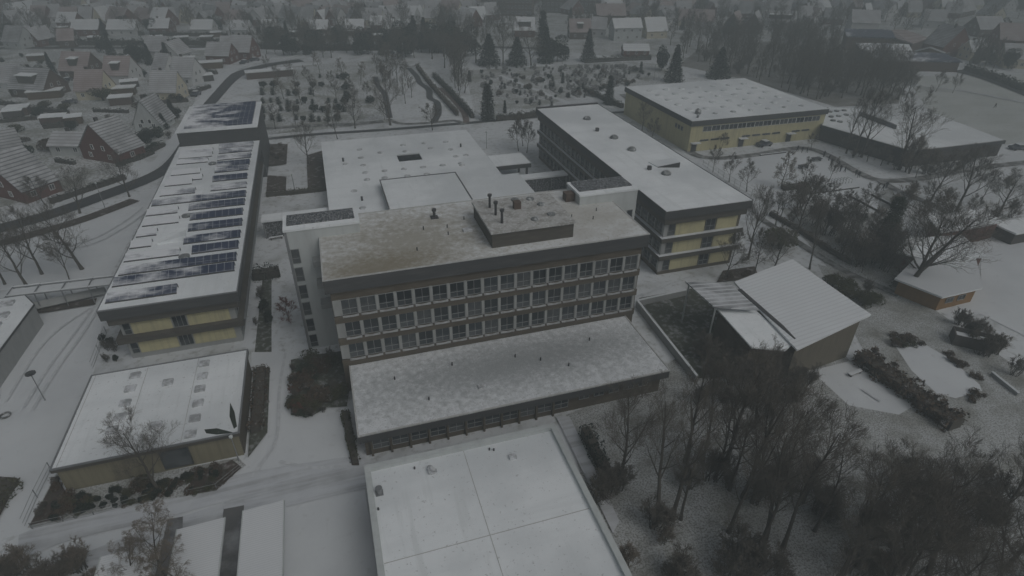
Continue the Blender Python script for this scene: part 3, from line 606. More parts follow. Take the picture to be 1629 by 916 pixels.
for zt in (9.4, 6.2, 3.0):
    if zt < 9:
        MB().box(rx0 + .35, rx1 - .35, ry0 + .35, ry1 - .5, zt, zt + .8).build('ledge', M['fascia_brown'], T)
        MB().box(rx0 + .33, rx1 - .33, ry0 + .33, ry1 - .5, zt + .802, zt + .86).build('ledge_cap', M['smooth_snow'], T)
    z0 = zt - 2.3
    for (a, c) in ((2.9, 8.2), (10.4, 14.3)):
        MB().box(rx0 + a, rx0 + c, ry0 + .88, ry0 + .998, z0, zt - .002).build('wall_panel', M['yellow'], T)
    MB().box(rx0 + .75, rx0 + 1.5, ry0 + .85, ry0 + .998, z0, zt - .002).build('corner_pier', M['concrete'], T)
    window(T, rx0 + 2.2, ry0 + .98, z0 + 1.15, 1.2, 2.2, -90, 1, 2)
    window(T, rx0 + 9.3, ry0 + .98, z0 + 1.15, 1.8, 2.25, -90, 2, 2)
    for i in range(24):
        window(T, rx0 + .9, ry0 + 2.3 + i * 2.4, z0 + 1.3, 1.9, 1.9, 180, 2, 2)
    for i in range(25): MB().box(rx0 + .62, rx0 + .898, ry0 + .98 + i * 2.4, ry0 + 1.22 + i * 2.4, z0 + .3, zt - .002).build('pier', M['concrete'], T)
for (px, py) in ((934, 188), (977, 218), (1005, 237), (1060, 275)):
    p = at(px, py, 12.2); MB().cyl(p.x, p.y, 12, 12.3, .85, 18).tube([(p.x, p.y, 12.3), (p.x, p.y, 12.55), (p.x, p.y, 12.7)], [.8, .6, .15], 18).build('skylight', M['domedark'], T)
for (px, py, s_) in ((950, 207, .3), (1033, 268, .3)):
    p = at(px, py, 12.2); MB().box(p.x - s_, p.x + s_, p.y - s_, p.y + s_, 12, 12.7).build('vent_pipe', M['darkmetal'], T)
p = at(1050, 262, 12.2); q = at(1076, 263, 12)
MB().prism([(p.x - 1.2, p.y + 2.2), (p.x - .8, p.y - .6), (q.x, q.y - 1.0), (q.x + .6, q.y + 1.6)], 12, [12.15, 12.15, 13.0, 12.9]).build('roof_hatch', M['roof_snow'], T)
MB().prism([(p.x - .8, p.y - .62), (q.x, q.y - 1.02), (q.x, q.y - 1.10), (p.x - .8, p.y - .7)], 12, [12.12, 12.95, 12.95, 12.12]).build('hatch_dark_face', M['darkmetal'], T)  # thin dark plate across the front face of the hatch
MB().box(66.2 - 2.9, 66.0, 90, 90.3, 0, .3).build('step', M['concrete'], T)

# sports hall
T = thing('sports_hall', (106.3, 143, 0), 'large yellow-walled sports hall with a dark roof edge and a grid of skylights', 'building')
sx0, sx1, sy0, sy1, sz = 85.7, 127.1, 124.8, 161.3, 8.0
MB().box(sx0 + .35, sx1 - .35, sy0 + .35, sy1 - .35, 0, 6.7).build('wall', M['yellow'], T)
MB().box(sx0, sx1, sy0, sy1, 6.6, 7.9).build('fascia', M['fascia'], T)
MB().box(sx0 + .1, sx1 - .1, sy0 + .1, sy1 - .1, 7.902, 8.0).build('roof', M['roof_snow'], T)
for i in range(7):
    for j in range(5):
        x = sx0 + 4.5 + i * 5.3; y = sy0 + 9 + j * 5.2
        MB().tube([(x, y, 8), (x, y, 8.2), (x, y, 8.32)], [.95, .85, .3], 12).build('skylight', M['dome_snow'], T)
for i in range(6):
    x = sx0 + 9.5 + i * 5.3; MB().tube([(x, sy0 + 4.4, 8), (x, sy0 + 4.4, 8.2), (x, sy0 + 4.4, 8.35)], [.75, .65, .2], 12).build('skylight', M['dome'], T)
MB().cyl(sx0 + 5.0, sy0 + 5.4, 8, 8.5, .8, 16).tube([(sx0 + 5.0, sy0 + 5.4, 8.5), (sx0 + 5.3, sy0 + 5.4, 9.2)], [.9, .5], 14).build('vent_cowl', M['metal'], T)
MB().cyl(sx0 + 3.0, sy0 + 2.3, 8, 8.6, .3, 10).build('vent_pipe', M['metal'], T)
for i in range(14):
    window(T, sx0 + 5.0 + i * 2.55, sy0 + .35, 5.6, 2.45, 1.35, -90, 2, 1, white=True)
for i in range(11):
    if i in (3, 8): continue
    window(T, sx0 + 4.7 + i * 3.1, sy0 + .35, 2.7, 2.5, .5, -90, 1, 1)
for x in (1.2, 15.2, 30.0): 
    d = MB().box(sx0 + x, sx0 + x + 1.5, sy0 + .22, sy0 + .348, 0, 2.1).build('door', M['darkmetal'], T)
    MB().box(sx0 + x - .4, sx0 + x + 2.0, sy0 - .9, sy0 + .34, 2.3, 2.45).build('door_canopy', M['smooth_snow'], T)
for y in (9.5, 10.9, 12.3)[:3]: window(T, sx0 + .35, sy0 + y - 5.2, 4.9, 1.0, 1.1, 180, 1, 1)

# dark low brick hall on the right and changing rooms
T = thing('dark_brick_hall', (145, 115, 0), 'low dark brick hall with a snowy flat roof, right of the sports hall', 'building')
q1 = [at(1450, 240, 4), at(1597, 223, 4), at(1480, 178, 4), at(1318, 171, 4), at(1308, 199, 4)]
MB().prism([tuple(p.xy) for p in q1], 0, 3.2).build('wall', M['darkbrick'], T)
MB().prism([tuple((Vector((146, 120)) + (p.xy - Vector((146, 120))) * 1.02)) for p in q1], 3.202, 4.0).build('fascia', M['fascia'], T)
rf = MB().prism([tuple((Vector((146, 120)) + (p.xy - Vector((146, 120))) * 1.0)) for p in q1], 4.002, 4.1).build('roof', M['roof_snow'], T)
for (px, py) in ((1320, 178), (1331, 177), (1343, 176), (1322, 186), (1334, 185), (1346, 183), (1325, 192), (1336, 194)):
    p = at(px, py, 4.1); MB().cyl(p.x, p.y, 4.1, 4.4, .7, 12).build('skylight', M['domedark'], T)
b = MB(); 
for (c0, c1) in (((1372, 186), (1425, 206)),):
    a = at(*c0, 4.1); c = at(*c1, 4.1); b.prism([(a.x, a.y), (c.x, c.y), (c.x + .5, c.y + 1.6), (a.x + .5, a.y + 1.6)], 4.1, 5.2)
b.build('clerestory', M['darkglass'], T)

# tent-like pavilion with butterfly roof
T = thing('butterfly_roof_pavilion', (56, 52, 0), 'square pavilion with a big ribbed snowy butterfly roof beside the wood', 'building')
A, B_, C_, D_ = at(1261, 412, 7.4), at(1386, 500, 7.4), at(1268, 556, 5.6), at(1168, 448, 5.6)
def inset(ps, k): 
    c = sum((p.xy for p in ps), Vector((0, 0))) / len(ps); return [tuple(c + (p.xy - c) * k) for p in ps]
MB().prism(inset([A, B_, C_, D_], .90), 0, [6.9, 6.9, 5.2, 5.2]).build('wall', M['brownwall'], T)
MB().prism([tuple(p.xy) for p in (A, B_, C_, D_)], [7.15, 7.15, 5.35, 5.35], [7.4, 7.4, 5.6, 5.6]).build('roof', M['ribtent'], T)
g0, g1 = at(1176, 462, 5.5), at(1266, 541, 5.5)
E1, E2, E3, E4 = at(1171, 464, 5.3), at(1262, 545, 5.3), at(1196, 551, 5.9), at(1139, 488, 5.9)
E2b = at(1250, 556, 5.3)
MB().prism([tuple(p.xy) for p in (E1, E2, E2b, E3, E4)], [5.0, 5.0, 5.0, 5.6, 5.6], [5.2, 5.2, 5.2, 5.8, 5.8]).build('lower_roof', M['roof_snow'], T)
MB().prism(inset([E1, E2, E3, E4], .9), 0, 4.9).build('side_wall', M['brown'], T)
n_ = (g1 - g0).normalized(); pn = Vector((-n_.y, n_.x, 0)) * .28
MB().prism([tuple((g0 + pn).xy), tuple((g1 + pn).xy), tuple((g1 - pn).xy), tuple((g0 - pn).xy)], 5.62, 5.75).build('gutter', M['darkmetal'], T)
F1, F2, F3, F4 = at(1090, 447, 6.9), at(1163, 452, 6.2), at(1208, 492, 6.2), at(1136, 488, 6.9)
MB().prism([tuple(p.xy) for p in (F1, F2, F3, F4)], [6.7, 6.0, 6.0, 6.7], [6.9, 6.2, 6.2, 6.9]).build('porch_roof', M['ribbare'], T)
for p in (F1, F4): MB().cyl(p.x + .6, p.y - .2 if p is F1 else p.y + .4, 0, 6.7, .12, 8).build('post', M['white'], T)
# walled court beside it
T = thing('court_wall', (44, 56, 0), 'low snow-capped wall round the dark court beside the butterfly-roof pavilion', 'wall')
pts = [at(1109, 598, 1.2), at(1014, 478, 1.2), at(1092, 461, 1.2)]
b = MB(); s2 = MB()
for i in range(2):
    a, c = pts[i], pts[i + 1]; t = (c - a).normalized(); n = Vector((-t.y, t.x, 0)) * .15
    b.prism([tuple((a + n).xy), tuple((c + n).xy), tuple((c - n).xy), tuple((a - n).xy)], 0, 1.2)
    n *= 1.1; s2.prism([tuple((a + n).xy), tuple((c + n).xy), tuple((c - n).xy), tuple((a - n).xy)], 1.202 + i * .003, 1.3 + i * .004)
b.build('wall', M['concrete'], T); s2.build('snow_cap', M['smooth_snow'], T)

# right: kindergarten huts and red brick building
def hut(name, label, poly, z, wallm, roofm, over=1.06, slope=None):
    ps = [at(x, y, z) for x, y in poly]; c = sum((p.xy for p in ps), Vector((0, 0))) / len(ps)
    t = thing(name, (c.x, c.y, 0), label, 'building')
    MB().prism([tuple(c + (p.xy - c) * .94) for p in ps], 0, z - .3).build('wall', M[wallm], t)
    z1 = slope or [z] * len(ps)
    MB().prism([tuple(c + (p.xy - c) * over) for p in ps], [q - .28 for q in z1], z1).build('roof', M[roofm], t)
    return t, ps
t, ps = hut('kindergarten_pavilion', 'orange timber kindergarten pavilion with a snowy roof at the right edge', [(1500, 470), (1560, 456), (1547, 398), (1478, 392), (1428, 442)], 3.0, 'orange', 'tile_white')
a, c = ps[0], ps[1]; d = (c - a).normalized(); hd = math.degrees(math.atan2(d.y, d.x)) - 90
for k in (.28, .62): 
    p = a.lerp(c, k); n = Vector((d.y, -d.x)); cc = sum((q.xy for q in ps), Vector((0, 0))) / 5; pw = cc + (p.xy - cc) * .94
    window(t, pw.x + n.x * .03, pw.y + n.y * .03, 1.5, 1.5, .9, hd, 2, 1)
hut('brick_pavilion', 'low red brick pavilion with snowy flat roof behind the bare oak', [(1556, 360), (1592, 352), (1562, 333), (1480, 345), (1500, 368)], 3.4, 'redbrick', 'roof_snow')
hut('brick_pavilion', 'wide low snow-roofed wing between the orange pavilion and the red brick one', [(1545, 408), (1567, 408), (1530, 375), (1440, 380), (1430, 400), (1530, 425)], 3.2, 'redbrick', 'roof_snow')
T = thing('school_shed', (at(1610, 375).x, at(1610, 375).y, 0), 'dark shed with snowy roof beside the red brick pavilion at the right edge', 'shed')
p = at(1612, 378)
MB().box(p.x - 3.5, p.x + 4, p.y - 2, p.y + 2, 0, 2.2).build('wall', M['darkbrick'], T)
MB().box(p.x - 3.8, p.x + 4.3, p.y - 2.3, p.y + 2.3, 2.2, 2.5).build('roof', M['roof_snow'], T)

# left white low building and pergola
T = thing('white_annexe', (-46, 80, 0), 'low white-walled annexe with snowy roof and skylights cut by the left edge', 'building')
poly = [at(55, 478, 3.4), at(36, 472, 3.4), at(-120, 500, 3.4), at(-120, 700, 3.4), at(0, 566, 3.4)]
poly = [at(54, 484, 3.4), at(40, 470, 3.4), at(-60, 484, 3.4), at(-170, 640, 3.4), at(-25, 590, 3.4)]
MB().prism([tuple(p.xy) for p in poly], 0, 3.2).build('wall', M['concrete'], T)
c = sum((p.xy for p in poly), Vector((0, 0))) / 5
MB().prism([tuple(c + (p.xy - c) * 1.015) for p in poly], 3.202, 3.45).build('fascia', M['darkmetal'], T)
rf = MB().prism([tuple(c + (p.xy - c) * .99) for p in poly], 3.452, 3.5).build('roof', M['roof_snow'], T)
for (px, py) in ((12, 484), (3, 503), (-10, 520)): 
    p = at(px, py, 3.5); MB().box(p.x - .8, p.x + .8, p.y - .6, p.y + .6, 3.5, 3.85).build('skylight', M['dome'], T)
a_, c_ = at(55, 494), at(170, 468)
T = thing('low_wall', (a_.x, a_.y, 0), 'low grey snow-capped wall under the metal pergola at the back of the yard', 'wall')
MB().tube([a_ + Vector((0, 0, .6)), c_ + Vector((0, 0, .6))], [.8, .8], 4).build('wall', M['concrete'], T)
T = thing('pergola', (-38, 87, 0), 'long grey metal pergola between the white annexe and the solar wing', 'pergola')
a0, a1 = at(10, 472, 3.0), at(182, 452, 3.0); b0, b1 = at(-30, 468, 3.0), at(178, 442, 3.0)
b0 = a0 + Vector((0, 2.6, 0)); b1 = a1 + Vector((0, 2.6, 0))
for (e0, e1) in ((a0, a1), (b0, b1)):
    bm_ = MB().tube([e0, e1], [.16, .16], 4).build('beam', M['metal'], T); MB().tube([e0 + Vector((0, 0, .16)), e1 + Vector((0, 0, .16))], [.12, .12], 5).build('snow_cap', M['smooth_snow'], bm_)
dk = at(20, 478); MB().prism([(a0.x, a0.y + .5), (a1.x, a1.y + .5), (b1.x, b1.y - .3), (b0.x, b0.y - .3)], 2.86, 2.94).build('roof_sheet', M['smooth_snow'], T)
for i in range(5):
    t = i / 4.0; p = a0.lerp(a1, t); q = b0.lerp(b1, t)
    MB().tube([p + Vector((0, -.3, .12)), q + Vector((0, .3, .12))], [.11, .11], 4).build('cross_beam', M['metal'], T)
    for s_ in (p, q): MB().tube([(s_.x, s_.y, 0), (s_.x, s_.y, 3)], [.08, .08], 6).build('post', M['metal'], T)

# bicycle shelters
for i, (xa, xb, lab) in enumerate(((-13.1, -9.5, 'rightmost of three long corrugated snowy shelter roofs by the driveway'), (-18.7, -14.7, 'middle one of three long corrugated snowy shelter roofs by the driveway'), (-24.6, -20.2, 'leftmost of three long corrugated snowy shelter roofs, half hidden by birches'))):
    y1 = (41.8, 41.4, 40.4)[i]
    T = thing('cycle_shelter', ((xa + xb) / 2, 34, 0), lab, 'shelter', 'corrugated shelters by the driveway')
    MB().prism([(xa, 22), (xb, 22), (xb, y1), (xa, y1)], [2.35, 2.5, 2.5, 2.35], [2.45, 2.6, 2.6, 2.45]).build('roof', M['rib'], T)
    MB().box(xa - .1, xa - .002, 22, y1, 2.25, 2.5).box(xb + .002, xb + .1, 22, y1, 2.4, 2.64).build('roof_edge', M['white'], T)
    for j in range(6):
        y = 23 + j * (y1 - 24) / 5
        MB().cyl((xa + xb) / 2 - 1.2, y, 0, 2.36, .06, 6).build('post', M['metal'], T)

# ------------------------------------------------------------------ distant school with solar roofs
def gable(T, c, wx, dy, eave, ridge, rz, wallm, roofm, over=.4, chim=False, wins=0, dormer=None, far=False):
    """local house: ridge along local x, size wx x dy, in T's own frame (rel)"""
    hx, hy = wx / 2, dy / 2; b = MB()
    b.add([(-hx, -hy, 0), (hx, -hy, 0), (hx, hy, 0), (-hx, hy, 0), (-hx, -hy, eave), (hx, -hy, eave), (hx, hy, eave), (-hx, hy, eave), (-hx, 0, ridge), (hx, 0, ridge)],
          [(0, 1, 5, 4), (2, 3, 7, 6), (1, 2, 6, 9, 5), (3, 0, 4, 8, 7), (4, 5, 9, 8), (6, 7, 8, 9), (3, 2, 1, 0)])
    b.build('wall', M[wallm], T, world=False)
    sl = (ridge - eave) / hy; t = .18; ox = hx + over * .7; oy = hy + over; ze = eave - sl * over
    b = MB()
    for s_ in (-1, 1):
        vs = [(-ox, s_ * oy, ze + .03), (ox, s_ * oy, ze + .03), (ox, 0, ridge + .03), (-ox, 0, ridge + .03)]
        vs += [(x, y, z + t) for x, y, z in vs]
        fs = [(0, 1, 2, 3), (7, 6, 5, 4), (0, 4, 5, 1), (1, 5, 6, 2), (2, 6, 7, 3), (3, 7, 4, 0)]
        if s_ < 0: fs = [tuple(reversed(f)) for f in fs]
        b.add(vs, fs)
    rf = b.build('roof', M[roofm], T, world=False)
    if chim:
        MB().box(-hx * .3 - .35, -hx * .3 + .35, .3, .95, ridge - 1, ridge + .9).build('chimney', M['darkbrick'], rf, world=False)
    if dormer:
        dw = wx * dormer; zz = eave + (ridge - eave) * .22; yd = -hy + (zz - eave) / sl - .1; zt = eave + (ridge - eave) * .68; yb = -hy + (zt - eave) / sl
        d = MB(); d.add([(-dw / 2, yd, zz), (dw / 2, yd, zz), (dw / 2, yd, zt), (-dw / 2, yd, zt), (dw / 2, yb, zt), (-dw / 2, yb, zt)], [(0, 1, 2, 3), (1, 4, 2), (0, 3, 5), (3, 2, 4, 5)])
        dd = d.build('dormer', M['fascia_brown'], rf, world=False)
        MB().prism([(-dw / 2 - .25, yd - .35), (dw / 2 + .25, yd - .35), (dw / 2 + .25, yb + .1), (-dw / 2 - .25, yb + .1)], [zt + .02] * 2 + [zt + .25] * 2, [zt + .2] * 2 + [zt + .45] * 2).build('dormer_roof', M['roof_snow'], dd, world=False)
    ww, wh = (1.1, 1.2)
    if wins:
        n = max(1, int(wx / 3.6))
        for i in range(n): window(T, -hx + wx * (i + .5) / n, -hy, min(eave - .8, 1.6), ww, wh, -90, 2, 1, rel=True)
        for s_ in (1, -1):
            if eave + .4 < ridge - 1.2:
                for yy in (-hy * .28, hy * .28): window(T, s_ * hx, yy, eave + .5, ww * .8, wh, 0 if s_ > 0 else 180, 1, 1, rel=True)
            for yy in (-hy * .5, hy * .5): window(T, s_ * hx, yy, 1.5, ww, wh, 0 if s_ > 0 else 180, 2, 1, rel=True)
    return rf

def house(pxl, pxr, depth, eave, ridge, kind, wallm, roofm, label, chim=True, dormer=None, group=None, wins=True, cat='house', name='house'):
    """pxl, pxr: the near eave's (or near gable's) two ends in the photo, at eave height"""
    a = at(*pxl, eave); c = at(*pxr, eave); d = c - a; wlen = d.length; rz = math.atan2(d.y, d.x); n = Vector((-d.y, d.x, 0)).normalized()
    ctr = (a + c) / 2 + n * depth / 2
    if kind == 'g': rz += R(90); wx, dy = depth, wlen
    else: wx, dy = wlen, depth
    T = thing(name, (ctr.x, ctr.y, 0), label, cat, group, rz)
    gable(T, ctr, wx, dy, eave, ridge, rz, wallm, roofm, chim=chim, wins=wins, dormer=dormer)
    return T

T = thing('solar_school', (at(1430, 100).x, at(1430, 100).y, 0), 'distant school of stepped mono-pitch wings with solar panel roofs, upper right', 'building')
def mono(T, pl, z0, z1, roofm, extra=None):
    ps = [at(x, y, z) for (x, y, z) in pl]
    c = sum((p.xy for p in ps), Vector((0, 0))) / len(ps)
    MB().prism([tuple(c + (p.xy - c) * .95) for p in ps], 0, [p.z - .6 for p in ps]).build('wall', M['brownbrick'], T)
    MB().prism([tuple(p.xy) for p in ps], [p.z - .4 for p in ps], [p.z for p in ps]).build('roof', M[roofm], T)
mono(T, [(1347, 57, 6), (1425, 60, 6), (1418, 47, 8), (1343, 45, 8)], 0, 0, 'solar_half')
mono(T, [(1425.5, 60, 6), (1452, 69, 5.5), (1478, 60, 6), (1440, 47, 8), (1418.5, 47, 8)], 0, 0, 'tile_pink')
mono(T, [(1372, 80, 5), (1420, 80, 5), (1416, 69, 7), (1362, 68, 7)], 0, 0, 'solar_half')
mono(T, [(1420.5, 80, 5), (1452, 81, 5), (1446, 70, 7), (1416.5, 69, 7)], 0, 0, 'roof_snow')
mono(T, [(1455, 80, 5), (1505, 83, 5), (1480, 74, 7)], 0, 0, 'roof_snow')
mono(T, [(1390, 94, 4), (1532, 98, 4), (1502, 84, 6), (1385, 81, 6)], 0, 0, 'solar_clear')
for i in range(8):
    a = at(1400 + i * 16, 108, 0)
    window(T, at(1400 + i * 16, 96.0, 3.4).x, at(1400 + i * 16, 96.0, 3.4).y - 1.5, 2.0, 2.2, 1.2, -110, 2, 1)

# ------------------------------------------------------------------ houses seen one by one
H = house
H((-48, 284), (34, 304), 7.5, 2.8, 8.6, 'g', 'redbrick', 'tile_dark', 'red brick house with grid-tiled snowy roof, lowest on the left edge beside the street')
H((-30, 262), (43, 248), 9, 3.0, 8.4, 's', 'redbrick', 'tile_dark', 'red brick house with a red right gable, behind the lowest left-edge house')
H((76, 231), (131, 232), 7, 2.6, 4.8, 's', 'white', 'tile_snow', 'low white bungalow between the two red brick houses at the left', dormer=None)
H((126, 233), (187, 243), 7.0, 3.0, 9.0, 'g', 'redbrick', 'tile_dark', 'tall red brick house with its gable and white windows facing the street corner')
H((212, 196), (254, 196), 8, 2.2, 8.2, 'g', 'white', 'tile_dark', 'white A-frame house with a steep gable facing the viewer')
H((12, 139), (68, 142), 10, 3.0, 8.2, 's', 'brownbrick', 'tile_dark', 'house with a wide snow-covered dormer near the left edge', dormer=.45)
H((-30, 128), (22, 132), 9, 3, 8, 's', 'pale', 'tile_snow', 'pale house cut by the left edge beside the wide dormer house')
H((93, 111), (137, 112), 9.5, 3.2, 8.4, 's', 'brownbrick', 'tile_pink', 'brown-gabled house with pinkish roof and small dormer, upper left', dormer=.28)
H((118, 143), (161, 143), 8, 3.2, 8.4, 's', 'cream', 'tile_pink', 'cream-gabled house with the pinkest roof, left of the white-gabled houses')
H((163, 119), (203, 119), 9.5, 3.2, 8.4, 's', 'pale', 'tile_pink', 'white-gabled house with pinkish roof and one dormer behind the pinkest roof', dormer=.3)
H((238, 145), (279, 145), 8, 3.2, 8.4, 's', 'cream', 'tile_snow', 'cream-gabled house beside the bend of the street')
H((270, 121), (304, 122), 9, 3.2, 8.6, 's', 'pale', 'tile_snow', 'white-gabled house behind the cream-gabled one at the street bend')
H((242, 108), (262, 110), 7, 3.0, 7.5, 's', 'pale', 'tile_snow', 'small snowy house tucked behind the two pale-gabled houses by the street')
H((326, 87), (363, 88), 8, 3.4, 7.4, 's', 'redbrick', 'tile_snow', 'red brick house with snowy roof where the street bends right')
H((364, 81), (396, 82), 9, 3.4, 8.6, 's', 'redbrick', 'tile_snow', 'red brick house close behind the one at the street bend')
H((350, 76), (372, 76), 7, 3.0, 7, 's', 'pale', 'tile_snow', 'small pale house joined behind the two red brick street houses', chim=False)
H((228, 80), (262, 81), 8, 3.2, 8, 's', 'pale', 'tile_snow', 'grey snowy-roofed house behind the dark conifers, upper left')
H((283, 87), (304, 80), 8, 3.0, 7.4, 's', 'pale', 'tile_snow', 'tilted snowy-roofed house beside the dark conifers')
row = [((112, 46), (155, 46), 'redbrick', 'red-gabled'), ((169, 46), (214, 46), 'pale', 'long pale'), ((236, 44), (267, 44), 'redbrick', 'short red'), ((303, 46), (336, 46), 'pale', 'pale'), ((361, 47), (394, 47), 'pale', 'white'), ((415, 46), (437, 46), 'pale', 'narrow'), ((489, 46), (520, 46), 'brownbrick', 'brown-gabled'), ((546, 45), (578, 45), 'redbrick', 'reddish'), ((589, 39), (607, 39), 'redbrick', 'tiny'), ((612, 45), (649, 45), 'brownbrick', 'bright-roofed')]
for i, (a, c, wm, w_) in enumerate(row):
    H(a, c, 8.5, 3.2, 6.8, 's', wm, 'tile_white', '%s house with snowy roof, number %s of the front row from the left' % (w_, ['one', 'two', 'three', 'four', 'five', 'six', 'seven', 'eight', 'nine', 'ten'][i]), group='front row of snowy-roofed houses across the far street')
H((819, 47), (851, 47), 9, 3.5, 8.5, 's', 'redbrick', 'tile_white', 'red-gabled house with one long flat dormer behind the dark yews', dormer=.6)
H((907, 50), (940, 50), 9, 3.5, 8.5, 's', 'brownbrick', 'tile_pink', 'house with a pointed dormer left of the white two-storey house', dormer=.25)
H((940, 45), (964, 46), 9, 3.8, 8.5, 's', 'pale', 'tile_snow', 'pale house squeezed between the pointed-dormer house and white two-storey house')
T = H((978, 44), (1022, 43), 8, 6.0, 9.5, 's', 'white', 'tile_white', 'white two-storey house with eight small windows behind the cemetery')
for i in range(4):
    window(T, -6 + i * 4.0, -4.0, 4.6, 1.1, 1.2, -90, 2, 1, rel=True)
H((1030, 49), (1062, 48), 9, 3.6, 9, 's', 'cream', 'tile_white', 'cream-gabled house right of the white two-storey house')
H((993, 80), (1033, 80), 6, 2.6, 4.6, 's', 'redbrick', 'tile_white', 'long low red brick cottage behind the cemetery hedge', chim=False)
H((950, 24), (996, 24), 12, 5, 10, 's', 'brownbrick', 'tile_pink', 'large hip-roofed brown house behind the white two-storey house')
H((1105, 33), (1136, 34), 10, 4, 9, 's', 'pale', 'tile_pink', 'pale house with a pinkish roof above the wood')
H((1152, 38), (1176, 40), 12, 4.5, 10, 'g', 'brownbrick', 'tile_pink', 'brown gable-fronted house, left one of the pair above the wood')
H((1184, 38), (1210, 40), 12, 4.5, 10, 'g', 'brownbrick', 'tile_snow', 'brown gable-fronted house, right one of the pair above the wood')
H((1215, 33), (1266, 35), 10, 4.5, 9, 's', 'pale', 'tile_snow', 'wide pale house with a long dormer above the wood', dormer=.7)
H((1356, 35), (1400, 37), 14, 7, 12, 's', 'pale', 'tile_snow', 'tall pale house behind the distant solar school')
H((1502, 74), (1545, 72), 11, 4.5, 12, 'g', 'redbrick', 'tile_dark', 'very tall steep red brick gabled building right of the solar school', name='tall_gabled_building', cat='building')
H((1547, 82), (1572, 82), 8, 3.8, 7.5, 's', 'cream', 'tile_white', 'cream house with a bright snowy roof behind the bend of the right road')
H((1592, 62), (1640, 64), 12, 5, 11, 's', 'redbrick', 'tile_pink', 'big red brick house cut by the right edge of the picture')
H((1600, 92), (1640, 94), 10, 3.8, 8.5, 's', 'cream', 'tile_snow', 'cream house at the right edge above the dark road')
H((1470, 32), (1505, 34), 12, 4, 9, 's', 'pale', 'tile_snow', 'snowy-roofed house left of the very tall red gabled building')
H((1560, 46), (1600, 46), 12, 4, 9, 's', 'brownbrick', 'tile_snow', 'snowy-roofed brown house between the tall gabled building and the big red one')
# big brick blocks far behind
for (a, c, lab, st) in (((766, 24), (846, 26), 'long brick institution block with three rows of windows on the horizon', 3), ((862, 20), (955, 22), 'second long grey institution block right of the brick one on the horizon', 3)):
    p = at(*a, 0); q = at(*c, 0); d = q - p; rz = math.atan2(d.y, d.x); ctr = (p + q) / 2; L0 = d.length
    T = thing('institution_block', (ctr.x, ctr.y, 0), lab, 'building', None, rz)
    MB().box(-L0 / 2, L0 / 2, 0, 14, 0, 10).build('wall', M['brownbrick' if a[0] < 800 else 'darkbrick'], T, world=False)
    MB().box(-L0 / 2 - .4, L0 / 2 + .4, -.4, 14.4, 10.002, 10.5).build('roof', M['roof_snow'], T, world=False)
    for k in range(3):
        for i in range(14): window(T, -L0 / 2 + L0 * (i + .5) / 14, 0, 1.9 + k * 3.1, 1.4, 1.7, -90, 2, 1, rel=True)
T = thing('apartment_block', (at(1575, 14).x, at(1575, 14).y, 0), 'wide grey flat-roofed block on the horizon at the upper right', 'building', None, R(-20))
MB().box(-22, 26, 0, 16, 0, 9).build('wall', M['darkbrick'], T, world=False); MB().box(-22.4, 26.4, -.4, 16.4, 9.002, 9.5).build('roof', M['roof_snow'], T, world=False)
# rows filled towards the horizon
ORD = ['first', 'second', 'third', 'fourth', 'fifth', 'sixth', 'seventh', 'eighth', 'ninth', 'tenth', 'eleventh', 'twelfth', 'thirteenth', 'fourteenth', 'fifteenth', 'sixteenth', 'seventeenth', 'eighteenth', 'nineteenth', 'twentieth', 'twenty-first', 'twenty-second', 'twenty-third', 'twenty-fourth', 'twenty-fifth', 'twenty-sixth', 'twenty-seventh', 'twenty-eighth', 'twenty-ninth', 'thirtieth', 'thirty-first', 'thirty-second', 'thirty-third', 'thirty-fourth', 'thirty-fifth', 'thirty-sixth', 'thirty-seventh', 'thirty-eighth', 'thirty-ninth', 'fortieth']
rnd = random.Random(11)
rowsf = [(62, 'nearest left-edge', [(0, 118)], .9), (25, 'fifth', [(100, 330), (340, 640)], 1.1), (13, 'sixth', [(0, 740), (960, 1330)], 1.2), (36, 'closest', [(0, 30), (40, 62), (84, 104)], .9), (29, 'fourth farthest', [(2, 760), (1040, 1090), (1270, 1340)], 1.25), (18, 'third farthest', [(0, 755), (1000, 1470), (1500, 1560)], 1.35), (8, 'second farthest', [(0, 1640)], 1.5), (-1, 'farthest', [(-10, 1650)], 1.6)]
wn_ = {'redbrick': 'red brick', 'pale': 'pale', 'brownbrick': 'brown brick', 'cream': 'cream', 'white': 'white'}
for (py, rn, spans, k) in rowsf:
    idx = 0
    for (xa, xb) in spans:
        x = xa + rnd.uniform(0, 6)
        while x < xb:
            wpx = rnd.uniform(20, 33) * (1 if py > 5 else .85)
            y = py + rnd.uniform(-3, 3); tilt = rnd.choice([0, 0, 0, 1.2, -1.2, 4, -5])
            kind = 's' if rnd.random() < .62 else 'g'
            if kind == 'g': wpx *= .6
            wm = rnd.choice(['redbrick', 'pale', 'brownbrick', 'cream', 'pale', 'redbrick', 'white']); rm = rnd.choice(['tile_snow', 'tile_snow', 'tile_white', 'tile_pink', 'tile_dark'])
            T = H((x, y), (x + wpx, y + tilt + wpx * .01), rnd.uniform(8, 11), 3.2, rnd.uniform(7, 9), kind, wm, rm, '%s house, %s from the left in the %s row of roofs' % (wn_[wm], ORD[min(idx, 39)], rn), chim=rnd.random() < .6, wins=py > 5, group='houses fading into the haze')
            idx += 1; x += wpx * rnd.uniform(1.0, 1.22)
